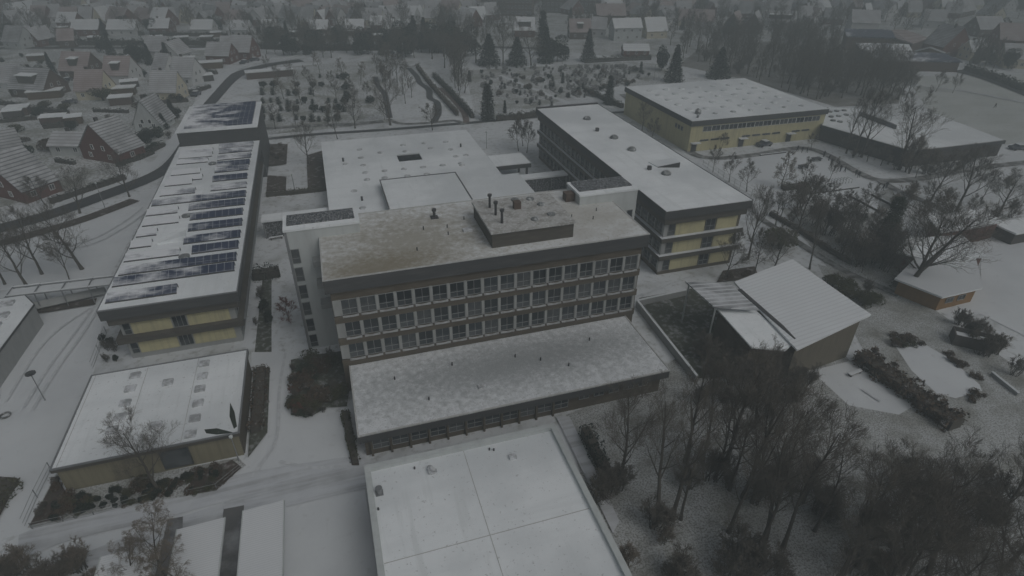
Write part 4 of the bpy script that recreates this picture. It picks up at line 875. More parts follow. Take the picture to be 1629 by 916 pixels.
# garden sheds
rnd = random.Random(5)
for i, (px, py, wd, lab) in enumerate(((198, 150, 7, 'flat snowy garage right of the pinkest roof'), (195, 165, 6, 'long low snowy shed beside the A-frame house'), (75, 155, 9, 'flat snowy car port in front of the wide dormer house'), (33, 182, 5, 'small snowy hut near the left edge behind the red houses'), (335, 108, 9, 'flat snowy garage below the red brick street house'), (430, 122, 16, 'long low brown shed with snowy roof beside the cemetery'), (213, 98, 4, 'small hut between the pale-gabled houses'), (150, 155, 5, 'small shed below the pinkest roof'), (560, 56, 9, 'low snowy shed below the reddish house'), (470, 58, 8, 'low snowy shed below the narrow houses'), (250, 66, 5, 'pointed snowy garden hut behind the road'), (330, 66, 5, 'snowy garden hut behind the far road'))):
    p = at(px, py); T = thing('garden_shed', (p.x, p.y, 0), lab, 'shed', None, R(rnd.uniform(-8, 8)))
    MB().box(-wd / 2, wd / 2, -2, 2, 0, 2.3).build('wall', M['brownbrick' if i % 2 else 'wood'], T, world=False)
    MB().box(-wd / 2 - .3, wd / 2 + .3, -2.3, 2.3, 2.302, 2.55).build('roof', M['roof_snow'], T, world=False)

# ------------------------------------------------------------------ trees
def grow(seed, H_, trunk_r, levels, spread, split, fork=0.3, nlimb=7, up=.35, droop=0.0, twigs=3, twig_len=1.0, multi=1, crown_start=.3, twig_r=.014):
    """bare tree: returns (trunk builder, crown builder)"""
    rn = random.Random(seed); tb, cb = MB(), MB()
    def axis(p, d, L, r, n, wob, lift):
        pts = [p.copy()]; rad = [r]
        for i in range(n):
            d = (d + Vector((rn.gauss(0, wob), rn.gauss(0, wob), rn.gauss(0, wob) + lift))).normalized()
            p = p + d * (L / n); pts.append(p.copy()); rad.append(max(r * (1 - .86 * (i + 1) / n), twig_r))
        return pts, rad, d
    def perp(d, ang):
        a = d.cross(Vector((0, 0, 1)) if abs(d.z) < .95 else Vector((1, 0, 0))).normalized(); b = d.cross(a)
        az = rn.uniform(0, 2 * math.pi); return (d * math.cos(ang) + (a * math.cos(az) + b * math.sin(az)) * math.sin(ang)).normalized()
    def rec(pts, rad, L, lev):
        n = split[lev] if lev < len(split) else 4
        m = len(pts) - 1
        for k in range(n):
            t = .28 + .72 * (k + rn.random()) / n; i = min(int(t * m), m - 1); f = t * m - i
            p = pts[i].lerp(pts[i + 1], f); r = rad[i] * (1 - f) + rad[i + 1] * f; d = (pts[i + 1] - pts[i]).normalized()
            nl = L * rn.uniform(.40, .62) * (1.25 - .5 * t)
            nd = perp(d, R(rn.uniform(22, 46)))
            last = lev >= levels - 1
            lift = -droop if last else up * .12
            if last:
                q, rr, _ = axis(p, nd, nl * twig_len, max(r * .5, twig_r), 2, .12, lift)
                cb.tube(q, [max(twig_r, rr[0] * .8), twig_r, twig_r * .5], 3, cap=False)
                for j in range(twigs):
                    bp = q[0].lerp(q[-1], rn.uniform(.2, 1)); dd = perp((q[-1] - q[0]).normalized(), R(rn.uniform(20, 55)))
                    dd.z -= droop * 2; e = bp + dd * nl * twig_len * rn.uniform(.35, .7)
                    mid = bp.lerp(e, .5) + Vector((rn.gauss(0, .05), rn.gauss(0, .05), rn.gauss(0, .05)))
                    cb.tube([bp, mid, e], [twig_r * .8, twig_r * .7, twig_r * .35], 3, cap=False)
            else:
                q, rr, _ = axis(p, nd, nl, r * .55, 4, .07, lift + .03)
                (tb if lev == 0 and rr[0] > .05 else cb).tube(q, rr, 4 if lev < 2 else 3, cap=False)
                rec(q, rr, nl, lev + 1)
    for s_ in range(multi):
        lean = Vector((rn.gauss(0, .05 + .12 * (multi > 1)), rn.gauss(0, .05 + .12 * (multi > 1)), 1)).normalized()
        base = Vector((rn.uniform(-.4, .4) * (multi > 1), rn.uniform(-.4, .4) * (multi > 1), -.15))
        pts, rad, _ = axis(base, lean, H_ * (1 if multi == 1 else rn.uniform(.75, 1)), trunk_r, 9, .05, .04)
        rad[0] *= 1.35
        tb.tube(pts, rad, 8)
        for k in range(nlimb):
            t = crown_start + (.97 - crown_start) * (k + rn.random() * .8) / nlimb; m = 9; i = min(int(t * m), m - 1); f = t * m - i
            p = pts[i].lerp(pts[i + 1], f); r = rad[i] * (1 - f) + rad[i + 1] * f
            az = k * 2.4 + rn.uniform(-.5, .5); el = up + rn.uniform(-.12, .3) + .5 * t
            d = Vector((math.cos(az), math.sin(az), el)).normalized()
            L = H_ * spread * (1.2 - .75 * t) * rn.uniform(.8, 1.15)
            q, rr, _ = axis(p, d, L, r * .55, 6, .06, .09)
            tb.tube(q, rr, 5, cap=False)
            rec(q, rr, L, 0)
    return tb, cb
def leafcloud(b, n, fn, size, rn, up=0.0):
    for _ in range(n):
        p = fn(); s_ = size * rn.uniform(.6, 1.4)
        a = Vector((rn.gauss(0, 1), rn.gauss(0, 1), rn.gauss(0, .6))).normalized() * s_; c = Vector((rn.gauss(0, 1), rn.gauss(0, 1), rn.gauss(0, 1))).normalized() * s_ * .7
        b.add([p - a, p + c, p + a, p - c], [(0, 1, 2, 3)])
PROTO = {}
def proto(key, name, tb, cb, tm, cm):
    # template things live only as data: the first real tree reuses them
    o = bpy.data.objects.new(name, None); o.empty_display_size = .3
    tr = tb.build('trunk', M[tm], o, world=False); cr = cb.build('crown', M[cm], o, world=False)
    PROTO[key] = (name, tr.data, cr.data)
    bpy.data.objects.remove(tr); bpy.data.objects.remove(cr); bpy.data.objects.remove(o)
def tree(key, x, y, h, label, group=None, wide=1.0, cat='tree', rn=random.Random(3)):
    name, tm, cm = PROTO[key]; T = bpy.data.objects.new(name, None); COL.objects.link(T); T.empty_display_size = .3
    s_ = h / PH[key]; T.location = (x, y, 0); T.rotation_euler.z = rn.uniform(0, 6.28); T.scale = (s_ * wide, s_ * wide, s_)
    tag(T, label, cat, group)
    for nm, me in (('trunk', tm), ('crown', cm)):
        c = bpy.data.objects.new(nm, me); COL.objects.link(c); c.parent = T
    return T
PH = {}
def mk(key, name, seed, h, tm='bark', cm='twig', **k):
    tb, cb = grow(seed, h, **k); PH[key] = h; proto(key, name, tb, cb, tm, cm)
mk('oakA', 'bare_tree', 1, 12, trunk_r=.27, levels=3, spread=.50, split=(7, 5, 4), nlimb=12, up=.6, twigs=2, twig_len=1.5, crown_start=.2, twig_r=.0095)
mk('oakB', 'bare_tree', 2, 12, trunk_r=.29, levels=3, spread=.56, split=(7, 5, 4), nlimb=11, up=.5, twigs=2, twig_len=1.5, crown_start=.18, twig_r=.0095)
mk('oakC', 'bare_tree', 3, 12, trunk_r=.24, levels=3, spread=.45, split=(6, 5, 4), nlimb=12, up=.75, twigs=2, twig_len=1.5, crown_start=.25, twig_r=.0095)
mk('tallA', 'bare_tree', 4, 18, trunk_r=.30, levels=3, spread=.28, split=(6, 4, 4), nlimb=13, up=1.1, twigs=1, twig_len=1.5, crown_start=.32, twig_r=.0085)
mk('tallB', 'bare_tree', 5, 18, trunk_r=.26, levels=3, spread=.25, split=(5, 5, 3), nlimb=14, up=1.3, twigs=1, twig_len=1.5, crown_start=.28, twig_r=.0085)
mk('tallC', 'bare_tree', 15, 18, trunk_r=.34, levels=3, spread=.32, split=(6, 4, 4), nlimb=12, up=.95, twigs=1, twig_len=1.5, crown_start=.36, twig_r=.0085)
mk('young', 'young_tree', 6, 6, trunk_r=.08, levels=2, spread=.38, split=(7, 6), nlimb=11, up=.8, twigs=5, crown_start=.22, twig_r=.010)
mk('larch', 'young_tree', 7, 8, cm='twig_pale', trunk_r=.11, levels=2, spread=.26, split=(7, 6), nlimb=22, up=.15, twigs=5, crown_start=.12, twig_r=.012)
mk('birch', 'birch_tree', 8, 10, cm='twig_pale', trunk_r=.14, levels=3, spread=.36, split=(5, 5, 4), nlimb=10, up=.9, droop=.5, twigs=4, crown_start=.2, twig_r=.010)
mk('red', 'red_twig_shrub', 9, 3.5, cm='twig_red', trunk_r=.06, levels=2, spread=.5, split=(6, 6), nlimb=9, up=.4, twigs=5, crown_start=.15, twig_r=.014)
mk('bush', 'bare_shrub', 10, 3, trunk_r=.045, levels=2, spread=.42, split=(6, 4), nlimb=6, up=1.0, twigs=3, multi=6, crown_start=.1, twig_r=.010)
mk('bush2', 'bare_shrub', 12, 4, cm='twig_pale', trunk_r=.045, levels=2, spread=.38, split=(6, 4), nlimb=6, up=1.2, twigs=3, multi=7, crown_start=.08, twig_r=.011)
# conifers and evergreens
def conifer(key, name, seed, h, rad, n, power=1.0, base=.06, size=.28, m='leaf_dark', layers=22):
    rn = random.Random(seed); tb, cb = MB(), MB(); tb.tube([(0, 0, -.2), (0, 0, h * .5), (0, 0, h * .98)], [.22, .13, .02], 7)
    for k in range(layers):
        t = k / layers; z = h * (base + (1 - base) * t); r = rad * (1 - t) ** power * rn.uniform(.82, 1.12) + .08
        for j in range(9):
            az = j * .7 + k * 1.3 + rn.uniform(-.2, .2); tip = Vector((math.cos(az) * r, math.sin(az) * r, z - r * .22 + rn.uniform(-.2, .2)))
            cb.tube([(0, 0, z + .1), tip], [.035, .012], 3, cap=False)
            for _ in range(int(n / layers / 9)):
                f = rn.random() ** .55; p = Vector((0, 0, z + .1)).lerp(tip, f) + Vector((rn.gauss(0, .14), rn.gauss(0, .14), rn.gauss(0, .12) - .08)) * (1 + r * .25)
                s_ = size * rn.uniform(.6, 1.3); a = Vector((rn.gauss(0, 1), rn.gauss(0, 1), rn.gauss(0, .4))).normalized() * s_; c = Vector((rn.gauss(0, 1), rn.gauss(0, 1), rn.gauss(0, .8))).normalized() * s_ * .5
                cb.add([p - a, p + c, p + a, p - c], [(0, 1, 2, 3)])
    PH[key] = h; proto(key, name, tb, cb, 'bark', m)
conifer('spruce', 'spruce_tree', 21, 12, 3.0, 5200, .85)
conifer('cypress', 'cypress_tree', 22, 9, 1.35, 3600, .45, base=.02, size=.2)
conifer('widespruce', 'spruce_tree', 23, 10, 4.6, 6500, .9)
def roundever(key, name, seed, h, rx, n, m, size=.22, lumps=9):
    rn = random.Random(seed); tb, cb = MB(), MB(); tb.tube([(0, 0, -.2), (.1, 0, h * .45), (0, .1, h * .75)], [.16, .11, .03], 6)
    L = [(Vector((rn.uniform(-.6, .6) * rx, rn.uniform(-.6, .6) * rx, h * rn.uniform(.25, .78))), rn.uniform(.35, .62) * rx) for _ in range(lumps)]
    for (c, r) in L:
        tb.tube([(0, 0, h * .2), c], [.06, .02], 4, cap=False)
        def f():
            d = Vector((rn.gauss(0, 1), rn.gauss(0, 1), rn.gauss(0, 1))).normalized(); p = c + Vector((d.x * r, d.y * r, d.z * r * (h / (2.4 * rx)) ** .5)) * rn.uniform(.55, 1.05) ** .5
            p.z = max(p.z, .05); return p
        leafcloud(cb, n // lumps, f, size, rn)
    PH[key] = h; proto(key, name, tb, cb, 'bark', m)
roundever('yew', 'evergreen_tree', 31, 9, 3.6, 5200, 'leaf_dark', .26, 14)
roundever('shrub', 'evergreen_shrub', 32, 2, 1.4, 1500, 'leaf', .13, 7)
roundever('shrubd', 'evergreen_shrub', 33, 1.6, 1.0, 900, 'leaf_dark', .12, 6)
roundever('mossy', 'shrub', 34, 2.2, 1.7, 1500, 'leaf_moss', .12, 9)
roundever('brownsh', 'shrub', 35, 1.3, 1.1, 900, 'leaf_brown', .10, 7)
conifer('ivy', 'ivy_covered_tree', 36, 12, 1.9, 5200, .22, base=.02, size=.2, m='leaf')
conifer('grave', 'grave_shrub', 37, 1.6, .5, 420, .4, base=.02, size=.12, m='leaf_dark', layers=8)

def T_(key, px, py, h, label, group=None, wide=1.0, cat='tree'):
    p = at(px, py); return tree(key, p.x, p.y, h, label, group, wide, cat)
# left lawn
for i, (px, py, h) in enumerate(((44, 457, 10.5), (67, 436, 10.5), (112, 449, 8.5), (131, 428, 11))):
    T_(('oakA', 'oakC', 'young', 'oakB')[i], px, py, h, 'bare tree on the snowy lawn left of the solar wing, %s from the left' % ORD[i], 'bare trees on the left lawn')
T_('oakC', 8, 452, 9, 'bare tree cut by the left edge beside the lawn')
T_('oakB', 127, 339, 8.5, 'bare street tree left of centre along the curving street')
T_('oakA', 206, 313, 8, 'bare street tree where the lawn narrows by the curving street')
T_('young', 72, 326, 6, 'small garden tree beside the lowest red brick house', wide=1.5)
T_('young', 30, 300, 5, 'small bare tree beside the lowest house gable', wide=1.3)
T_('oakA', 254, 783, 8.8, 'bare tree standing against the wall of the yellow pavilion', wide=.95)
T_('birch', 262, 925, 8, 'tall brown drooping birch between the shelters at the bottom', wide=1.1)
T_('birch', 305, 950, 7.5, 'lower brown drooping birch over the middle shelter roof', wide=1.1)
T_('birch', 215, 930, 6, 'small brown birch left of the shelters', wide=1.2)
for i in range(14):
    T_(('bush', 'bush2')[i % 2], -30 + i * 15, 905 + (i * 37 % 45), 2.2 + (i % 3) * .6, 'bare brown shrub in the bottom-left thicket, %s from the left' % ORD[i], 'bare shrubs in the bottom-left thicket', wide=1.2, cat='shrub')
for i, (px, py, h) in enumerate(((492, 262, 9), (537, 221, 9), (565, 204, 8), (438, 205, 6), (470, 196, 6))):
    T_(('oakC', 'young', 'oakA')[i % 3], px, py, h, 'bare tree behind the wide low building, %s from its left end' % ORD[i], 'bare trees by the access road')
T_('oakB', 621, 199, 12, 'large bare tree at the near end of the winding park path')
T_('young', 688, 207, 7, 'small twiggy tree left of the brick-coloured park path', wide=1.4)
T_('young', 612, 190, 5, 'thin tree beside the large bare park tree')
rn = random.Random(4)
spots = [(x, y) for (x, y) in ((600, 118), (612, 108), (625, 120), (636, 112), (645, 128), (650, 140), (640, 150), (632, 132), (655, 155), (645, 165), (610, 130), (620, 142), (630, 158), (648, 118), (615, 98), (640, 96))]; spots.sort()
for i, (px, py) in enumerate(spots):
    T_(rn.choice(['oakA', 'oakC', 'tallB', 'bush2']), px, py, rn.uniform(5, 9.5) , 'dark bare tree in the park thicket between two winding paths, %s from the left' % ORD[i], 'bare trees in the park thicket')
spots = [(705 + rn.uniform(-25, 30) * (1 - k / 22) + k * 1.8, 90 + k * 3.6) for k in range(18)]
for i, (px, py) in enumerate(spots):
    T_(rn.choice(['oakA', 'oakC', 'oakB', 'tallA']), px, py, rn.uniform(8, 13) * (1 if py < 135 else .6), 'bare tree along the avenue right of the winding park path, %s from the back' % ORD[i], 'bare trees along the park avenue')
# evergreen mass behind the cemetery
for i, (px, py, h, k) in enumerate(((660, 78, 14, 'spruce'), (676, 76, 13, 'spruce'), (690, 78, 11, 'yew'), (645, 74, 11, 'yew'), (740, 88, 12, 'yew'), (757, 100, 14, 'oakA'), (778, 104, 12, 'widespruce'), (800, 105, 14, 'oakC'), (822, 104, 11, 'widespruce'), (845, 104, 13, 'oakB'), (868, 100, 14, 'spruce'), (886, 98, 10, 'yew'), (716, 82, 12, 'yew'), (935, 98, 13, 'spruce'), (862, 88, 18, 'cypress'))):
    T_(k, px, py, h, 'dark evergreen behind the cemetery, %s in the belt' % ORD[i], 'dark evergreens behind the cemetery', wide=1.15 if k == 'yew' else 1)
for (k, px, py, h, lab, wd) in (('cypress', 776, 190, 10.5, 'tall dark cypress at the near left of the cemetery', 1.35), ('cypress', 968, 166, 9, 'pointed dark cypress behind the long right wing', 1.2), ('spruce', 1071, 130, 13, 'big dark spruce behind the left corner of the sports hall', 1.1), ('yew', 1052, 112, 9, 'clipped dark evergreen block left of the big spruce', .8), ('widespruce', 1142, 124, 11, 'broad dark spruce behind the sports hall roof', 1.0), ('cypress', 803, 180, 4, 'small pointed evergreen right of the tall cypress', 1.0), ('cypress', 747, 130, 4, 'small pointed evergreen at the left end of the cemetery', 1.2), ('cypress', 1019, 115, 4, 'small dark cypress beside the cemetery path', 1.3), ('cypress', 895, 132, 3.6, 'little evergreen in the middle of the graves', 1.3),
                        ('spruce', 178, 88, 9, 'dark conifer left of the white-gabled house by the road', .9), ('yew', 165, 84, 7, 'dark evergreen beside the far road', .8), ('yew', 226, 100, 8, 'dark round evergreen below the grey snowy house', 1.0), ('spruce', 240, 103, 8, 'dark conifer between the pale-gabled houses', 1.0), ('yew', 212, 95, 7, 'dark evergreen left of the grey snowy house', .9), ('spruce', 268, 100, 8, 'dark conifer behind the white gable by the street', 1.0), ('spruce', 85, 118, 8, 'dark conifer right of the wide dormer house', .8), ('yew', 22, 70, 9, 'dark evergreen mass near the left edge by the far road', 1.3), ('spruce', 276, 188, 5.5, 'dark green conifer right of the white A-frame house', 1.3), ('spruce', 262, 205, 4.5, 'small conifer in front of the white A-frame house', 1.3), ('yew', 235, 226, 3.5, 'rounded dark hedge shrub in front of the tall red gabled house', 1.6), ('yew', 345, 50, 8, 'dark evergreen in the front row of houses', .9), ('spruce', 458, 66, 9, 'dark conifer right of the narrow house', .9), ('mossy', 165, 160, 4, 'olive-green garden tree below the cream gable', 1.2)):
    T_(k, px, py, h, lab, None, wd)
for i in range(46):
    px = 400 + i * 7.2 + (i * 13 % 9); py = 74 + (i * 29 % 19)
    T_(('oakA', 'oakC', 'young', 'yew', 'oakC')[i * 7 % 5], px, py, 6 + (i * 17 % 5), 'dark tree in the belt along the far road behind the park', 'tree belt along the far road', wide=1.15)
for i in range(16):
    T_(('young', 'oakC', 'birch')[i % 3], 425 + i * 10.5 + (i * 7 % 8), 112 + (i * 23 % 60), 5 + i % 3, 'hazy bare tree among the shrub rows of the left cemetery', 'bare trees of the left cemetery', wide=1.1)
# wood behind the sports hall
k = 0; L = []
while k < 78:
    px = rn.uniform(1075, 1440); py = rn.uniform(70, 158)
    if py > 128 + (px - 1190) * .30 or py < 66 + max(0, (px - 1330)) * .35 : continue
    if px < 1190 and py > 122: continue
    if px > 1325 and (py < 100 or rn.random() < .3): continue
    L.append((px, py)); k += 1
L.sort()
for i, (px, py) in enumerate(L):
    T_(rn.choice(['oakA', 'oakC', 'tallA', 'tallB', 'oakB']), px, py, rn.uniform(9, 13) * (1 if px < 1325 else .7), 'bare tree in the wood behind the sports hall, %s from the left' % ORD[i] if i < 40 else 'bare tree in the wood behind the sports hall, %s from the right' % ORD[len(L) - 1 - i], 'bare trees behind the sports hall', wide=.95)
for i, (px, py, h) in enumerate(((1346, 244, 13), (1357, 248, 16), (1370, 250, 14), (1430, 270, 15), (1445, 274, 9), (1475, 276, 6), (1400, 158, 11), (1418, 152, 11), (1440, 160, 9))):
    T_(('tallA', 'tallB', 'oakC', 'oakA', 'bush2', 'bush2', 'oakB', 'oakA', 'oakC')[i], px, py, h, 'bare tree in front of the dark brick hall roof, %s from the left' % ORD[i], 'bare trees by the dark brick hall')
for i in range(70):
    px = rn.uniform(1060, 1440); py = rn.uniform(90, 165)
    if py > 126 + (px - 1190) * .30 or (px < 1190 and py > 122) or (px > 1325 and py < 108): continue
    T_(rn.choice(['bush', 'bush2', 'young']), px, py, rn.uniform(2.5, 5), 'bare undergrowth shrub in the wood behind the sports hall', 'undergrowth behind the sports hall', wide=1.4, cat='shrub')
for i in range(22):
    px = 1335 + i * 11; py = (236 + (px - 1335) * .32 if px < 1450 else 276 - (px - 1450) * .16) + (i * 31 % 9)
    T_(('young', 'oakC', 'bush2', 'bush', 'oakA')[i % 5], px, py, (3, 4.5, 2.4, 2.2, 4)[i % 5], 'bare growth along the wall of the dark brick hall, %s from the left' % ORD[i], 'bare growth along the dark brick hall', wide=1.15)
# town trees in the haze
L = sorted([(rn.uniform(0, 1629), rn.uniform(4, 62)) for _ in range(110)] + [(rn.uniform(980, 1330), rn.uniform(14, 66)) for _ in range(40)] + [(rn.uniform(690, 800), rn.uniform(20, 75)) for _ in range(16)] + [(rn.uniform(0, 120), rn.uniform(50, 75)) for _ in range(8)] + [(rn.uniform(1540, 1629), rn.uniform(85, 112)) for _ in range(14)] + [(rn.uniform(400, 640), rn.uniform(66, 90)) for _ in range(22)])
far = MB()
tbf, cbf = grow(77, 10, trunk_r=.22, levels=2, spread=.48, split=(5, 4), nlimb=10, up=.6, twigs=4, crown_start=.2, twig_r=.03)
for q in range(90): L.append((rn.uniform(0, 1629), rn.uniform(0, 60)))
for i, (px, py) in enumerate(L):
    if rn.random() < .16: T_(rn.choice(['yew', 'spruce']), px, py, rn.uniform(5, 9), 'dark evergreen garden tree among the distant houses', 'evergreen garden trees among the distant houses'); continue
    p = at(px, py); k_ = rn.uniform(.65, 1.15); az = rn.uniform(0, 6.28); ca, sa = math.cos(az) * k_, math.sin(az) * k_
    for src in (tbf, cbf): far.add([(p.x + v[0] * ca - v[1] * sa, p.y + v[0] * sa + v[1] * ca, v[2] * k_) for v in src.v], src.f)
for q in range(170):
    px = rn.uniform(1065, 1430); py = rn.uniform(62, 160)
    if py > 126 + (px - 1190) * .30 or (px < 1190 and py > 120) or (px > 1325 and py < 104): continue
    p = at(px, py); k_ = rn.uniform(.7, 1.1); az = rn.uniform(0, 6.28); ca, sa = math.cos(az) * k_, math.sin(az) * k_
    for src in (tbf, cbf): far.add([(p.x + v[0] * ca - v[1] * sa, p.y + v[0] * sa + v[1] * ca, v[2] * k_) for v in src.v], src.f)
fo = far.build('garden_trees', M['twig'], kind='stuff'); fo['label'] = 'many small hazy bare trees scattered among the distant houses'; fo['category'] = 'trees'
# garden shrubs left
for i in range(60):
    px, py = rn.uniform(0, 330), rn.uniform(90, 245)
    if px > 300 - max(0, py - 150) * .3: continue
    T_(rn.choice(['shrub', 'shrubd', 'mossy', 'bush', 'brownsh']), px, py, rn.uniform(1.2, 2.8), 'snow-dusted garden shrub between the left houses', 'shrubs in the left gardens', cat='shrub')
for i in range(24):
    t = i / 23; px = 190 + 60 * t; py = 265 - 35 * t + (i % 3)
    T_('shrub', px, py, 1.0, 'small clipped shrub edging the garden of the tall red gabled house', 'clipped shrubs along the garden edge', cat='shrub')
# right side singles
for (key, px, py, h, lab, wd) in (('oakB', 1438, 462, 15, 'largest bare tree, with spreading limbs above the orange kindergarten pavilion', 1.25), ('oakA', 1452, 452, 13, 'second spreading bare tree right beside the largest one', 1.2), ('oakC', 1521, 336, 12, 'bare tree left of the red brick pavilion', 1.2), ('oakB', 1586, 344, 9, 'olive-brown bare tree right of the red brick pavilion', 1.1), ('ivy', 1400, 402, 11, 'ivy-covered dark tree trunk beside the footpath', 1.0), ('oakA', 1264, 380, 10, 'bare tree near the upper corner of the butterfly roof', .9), ('tallB', 1288, 428, 13, 'slim bare tree touching the top corner of the butterfly roof', .8), ('tallB', 1234, 358, 8, 'slim bare tree beside the footpath start', .9), ('oakC', 1190, 412, 12, 'bare tree right of the yellow end of the long right wing', .75), ('young', 1200, 435, 8, 'slim bare tree between the right wing and the butterfly roof', 1.0),
                            ('young', 1151, 445, 8.5, 'small twiggy tree in front of the yellow end wall', 1.1), ('larch', 1242, 298, 8, 'feathery pale young larch in the school court', 1.0), ('young', 1281, 292, 5.5, 'small bare tree in the court behind the bicycle racks', 1.0), ('young', 1318, 290, 5.5, 'thin tree right of the bicycle racks', .8), ('young', 1188, 305, 6.5, 'front young tree by the fence of the school court', 1.1), ('young', 1160, 290, 6, 'middle young tree by the fence of the school court', 1.1), ('young', 1134, 274, 6, 'back young tree by the fence of the school court', .9),
                            ('red', 460, 511, 3.6, 'reddish bare shrub in the court between two school wings', 1.1), ('young', 825, 240, 8, 'left thin bare tree beside the entrance canopy', 1), ('young', 838, 243, 7, 'right thin bare tree beside the entrance canopy', 1), ('young', 832, 232, 8, 'middle thin bare tree behind the entrance canopy', 1), ('oakC', 1020, 215, 8, 'bare tree against the yellow side wall of the sports hall', .9), ('young', 1035, 228, 6, 'small bare tree against the yellow side wall of the sports hall', 1.2), ('young', 1146, 240, 4.5, 'small bush-like tree in front of the sports hall door', 1.2), ('young', 1290, 238, 4, 'small tree near the right end of the sports hall', 1.3), ('oakB', 1480, 320, 9, 'bare tree over the meeting of the footpaths', .9), ('young', 1488, 146, 7, 'left sapling on the snowy field', 1.1), ('young', 1515, 148, 6, 'right sapling on the snowy field', 1.1), ('bush2', 1440, 330, 5, 'dense brown bush under the footpath trees', 1.1), ('bush2', 1605, 345, 4, 'brown bush at the right edge beside the shed', 1.1), ('mossy', 1240, 395, 3.6, 'brown leafy beech sapling above the butterfly roof', 1.3), ('oakA', 1230, 430, 7, 'brown twiggy tree left above the butterfly roof', 1.1)):
    T_(key, px, py, h, lab, None, wd)
L = sorted([(1265 + rn.uniform(0, 165), 0) for _ in range(30)])
for i, (px, _) in enumerate(L):
    t = (px - 1265) / 165; py = 350 + t * 95 + rn.uniform(-45, 25) * (1 if px < 1400 else .6)
    if py < 316: py = 320
    T_(rn.choice(['oakC', 'young', 'bush2', 'bush', 'oakA', 'bush2']), px, py, rn.uniform(3, 6.5), 'dark tangled growth between the school court and the footpath, %s from the left' % ORD[min(i, 39)] , 'tangle of small trees along the footpath', wide=1.15)
for i, (px, py) in enumerate(((1215, 345), (1240, 350), (1262, 352), (1290, 345), (1310, 340), (1330, 330), (1350, 338), (1372, 345), (1395, 352), (1300, 362), (1340, 362), (1450, 310), (1470, 325), (1495, 300), (1505, 320), (1540, 300), (1560, 320), (1600, 300), (1460, 350), (1480, 365), (1420, 330), (1545, 345))):
    T_(('young', 'young', 'bush2')[i % 3], px, py, (4.5, 6.5, 3.2)[i % 3], 'thin bare sapling among the paths right of the school court and its walls', 'saplings right of the school court', wide=1.15)
# wood at lower right
L = []
rn = random.Random(17)
fixed = [(985, 770, 12, 'oakC'), (1042, 835, 15, 'tallC'), (1068, 826, 16, 'tallA'), (1158, 846, 15, 'tallB'), (1160, 780, 11, 'tallA'), (1118, 735, 12, 'tallB'), (1137, 762, 11, 'oakC'), (1215, 862, 15, 'tallC'), (1245, 872, 14, 'tallA'), (1196, 800, 13, 'tallB')]
k = 0
while len(L) < 26:
    px, py = rn.uniform(1080, 1700), rn.uniform(700, 1010)
    if py < 730 + max(0, px - 1200) * .12: continue
    if 1085 < px < 1155 and py > 770: continue
    if px < 1250 and py > 900 : continue
    p = at(px, py)
    if any((at(a, c) - p).length < 3.2 for a, c, _, _ in L): continue
    hmax = 14 if px < 1350 else 9.5 + max(0, py - 820) * .03
    if px > 1240 and py - hmax * 10.5 < (650 if px < 1320 else 715): continue
    L.append((px, py, rn.uniform(.72, 1) * hmax, rn.choice(['tallA', 'tallB', 'tallC', 'oakA', 'oakC'] if px < 1380 else ['oakA', 'oakB', 'oakC', 'tallC', 'birch'])))
L = sorted(L + fixed)
for i, (px, py, h, k) in enumerate(L):
    s_ = 'from the left' if i < 36 else 'from the right'; n = i if i < 36 else len(L) - 1 - i
    T_(k, px, py, h, 'bare tree in the large lower-right wood, %s %s' % (ORD[n], s_), 'bare trees in the lower-right wood', wide=.9)
L = []
for c in range(40):
    px, py = rn.uniform(940, 1650), rn.uniform(760, 930)
    if 1085 < px < 1150 and py > 780: continue
    L.append((px, py))
L += [(1110, 640), (1135, 625), (1160, 612), (1185, 618), (1210, 625), (1240, 618), (1265, 622), (1290, 612), (1150, 640), (1195, 650), (1225, 645), (1130, 600), (1118, 575), (1255, 645), (1175, 590)]
for i, (px, py) in enumerate(L):
    p = at(px, py)
    if p.x < 19.5: continue
    T_(rn.choice(['bush', 'bush2', 'bush']), px, py, rn.uniform(2, 4.6), 'bare undergrowth shrub beneath the trees of the lower-right wood', 'undergrowth shrubs of the lower-right wood', wide=1.2, cat='shrub')
for i, (px, py, h) in enumerate(((1120, 650, 11), (1150, 640, 12), (1185, 640, 12), (1215, 640, 12), (1245, 636, 11), (1275, 630, 9), (1165, 665, 13), (1200, 680, 14))):
    T_(('tallA', 'tallC', 'tallB')[i % 3], px, py, h * .6, 'bare tree crowding the front wall of the butterfly-roof pavilion, %s from the left' % ORD[i], 'bare trees in front of the pavilion', wide=1.1)

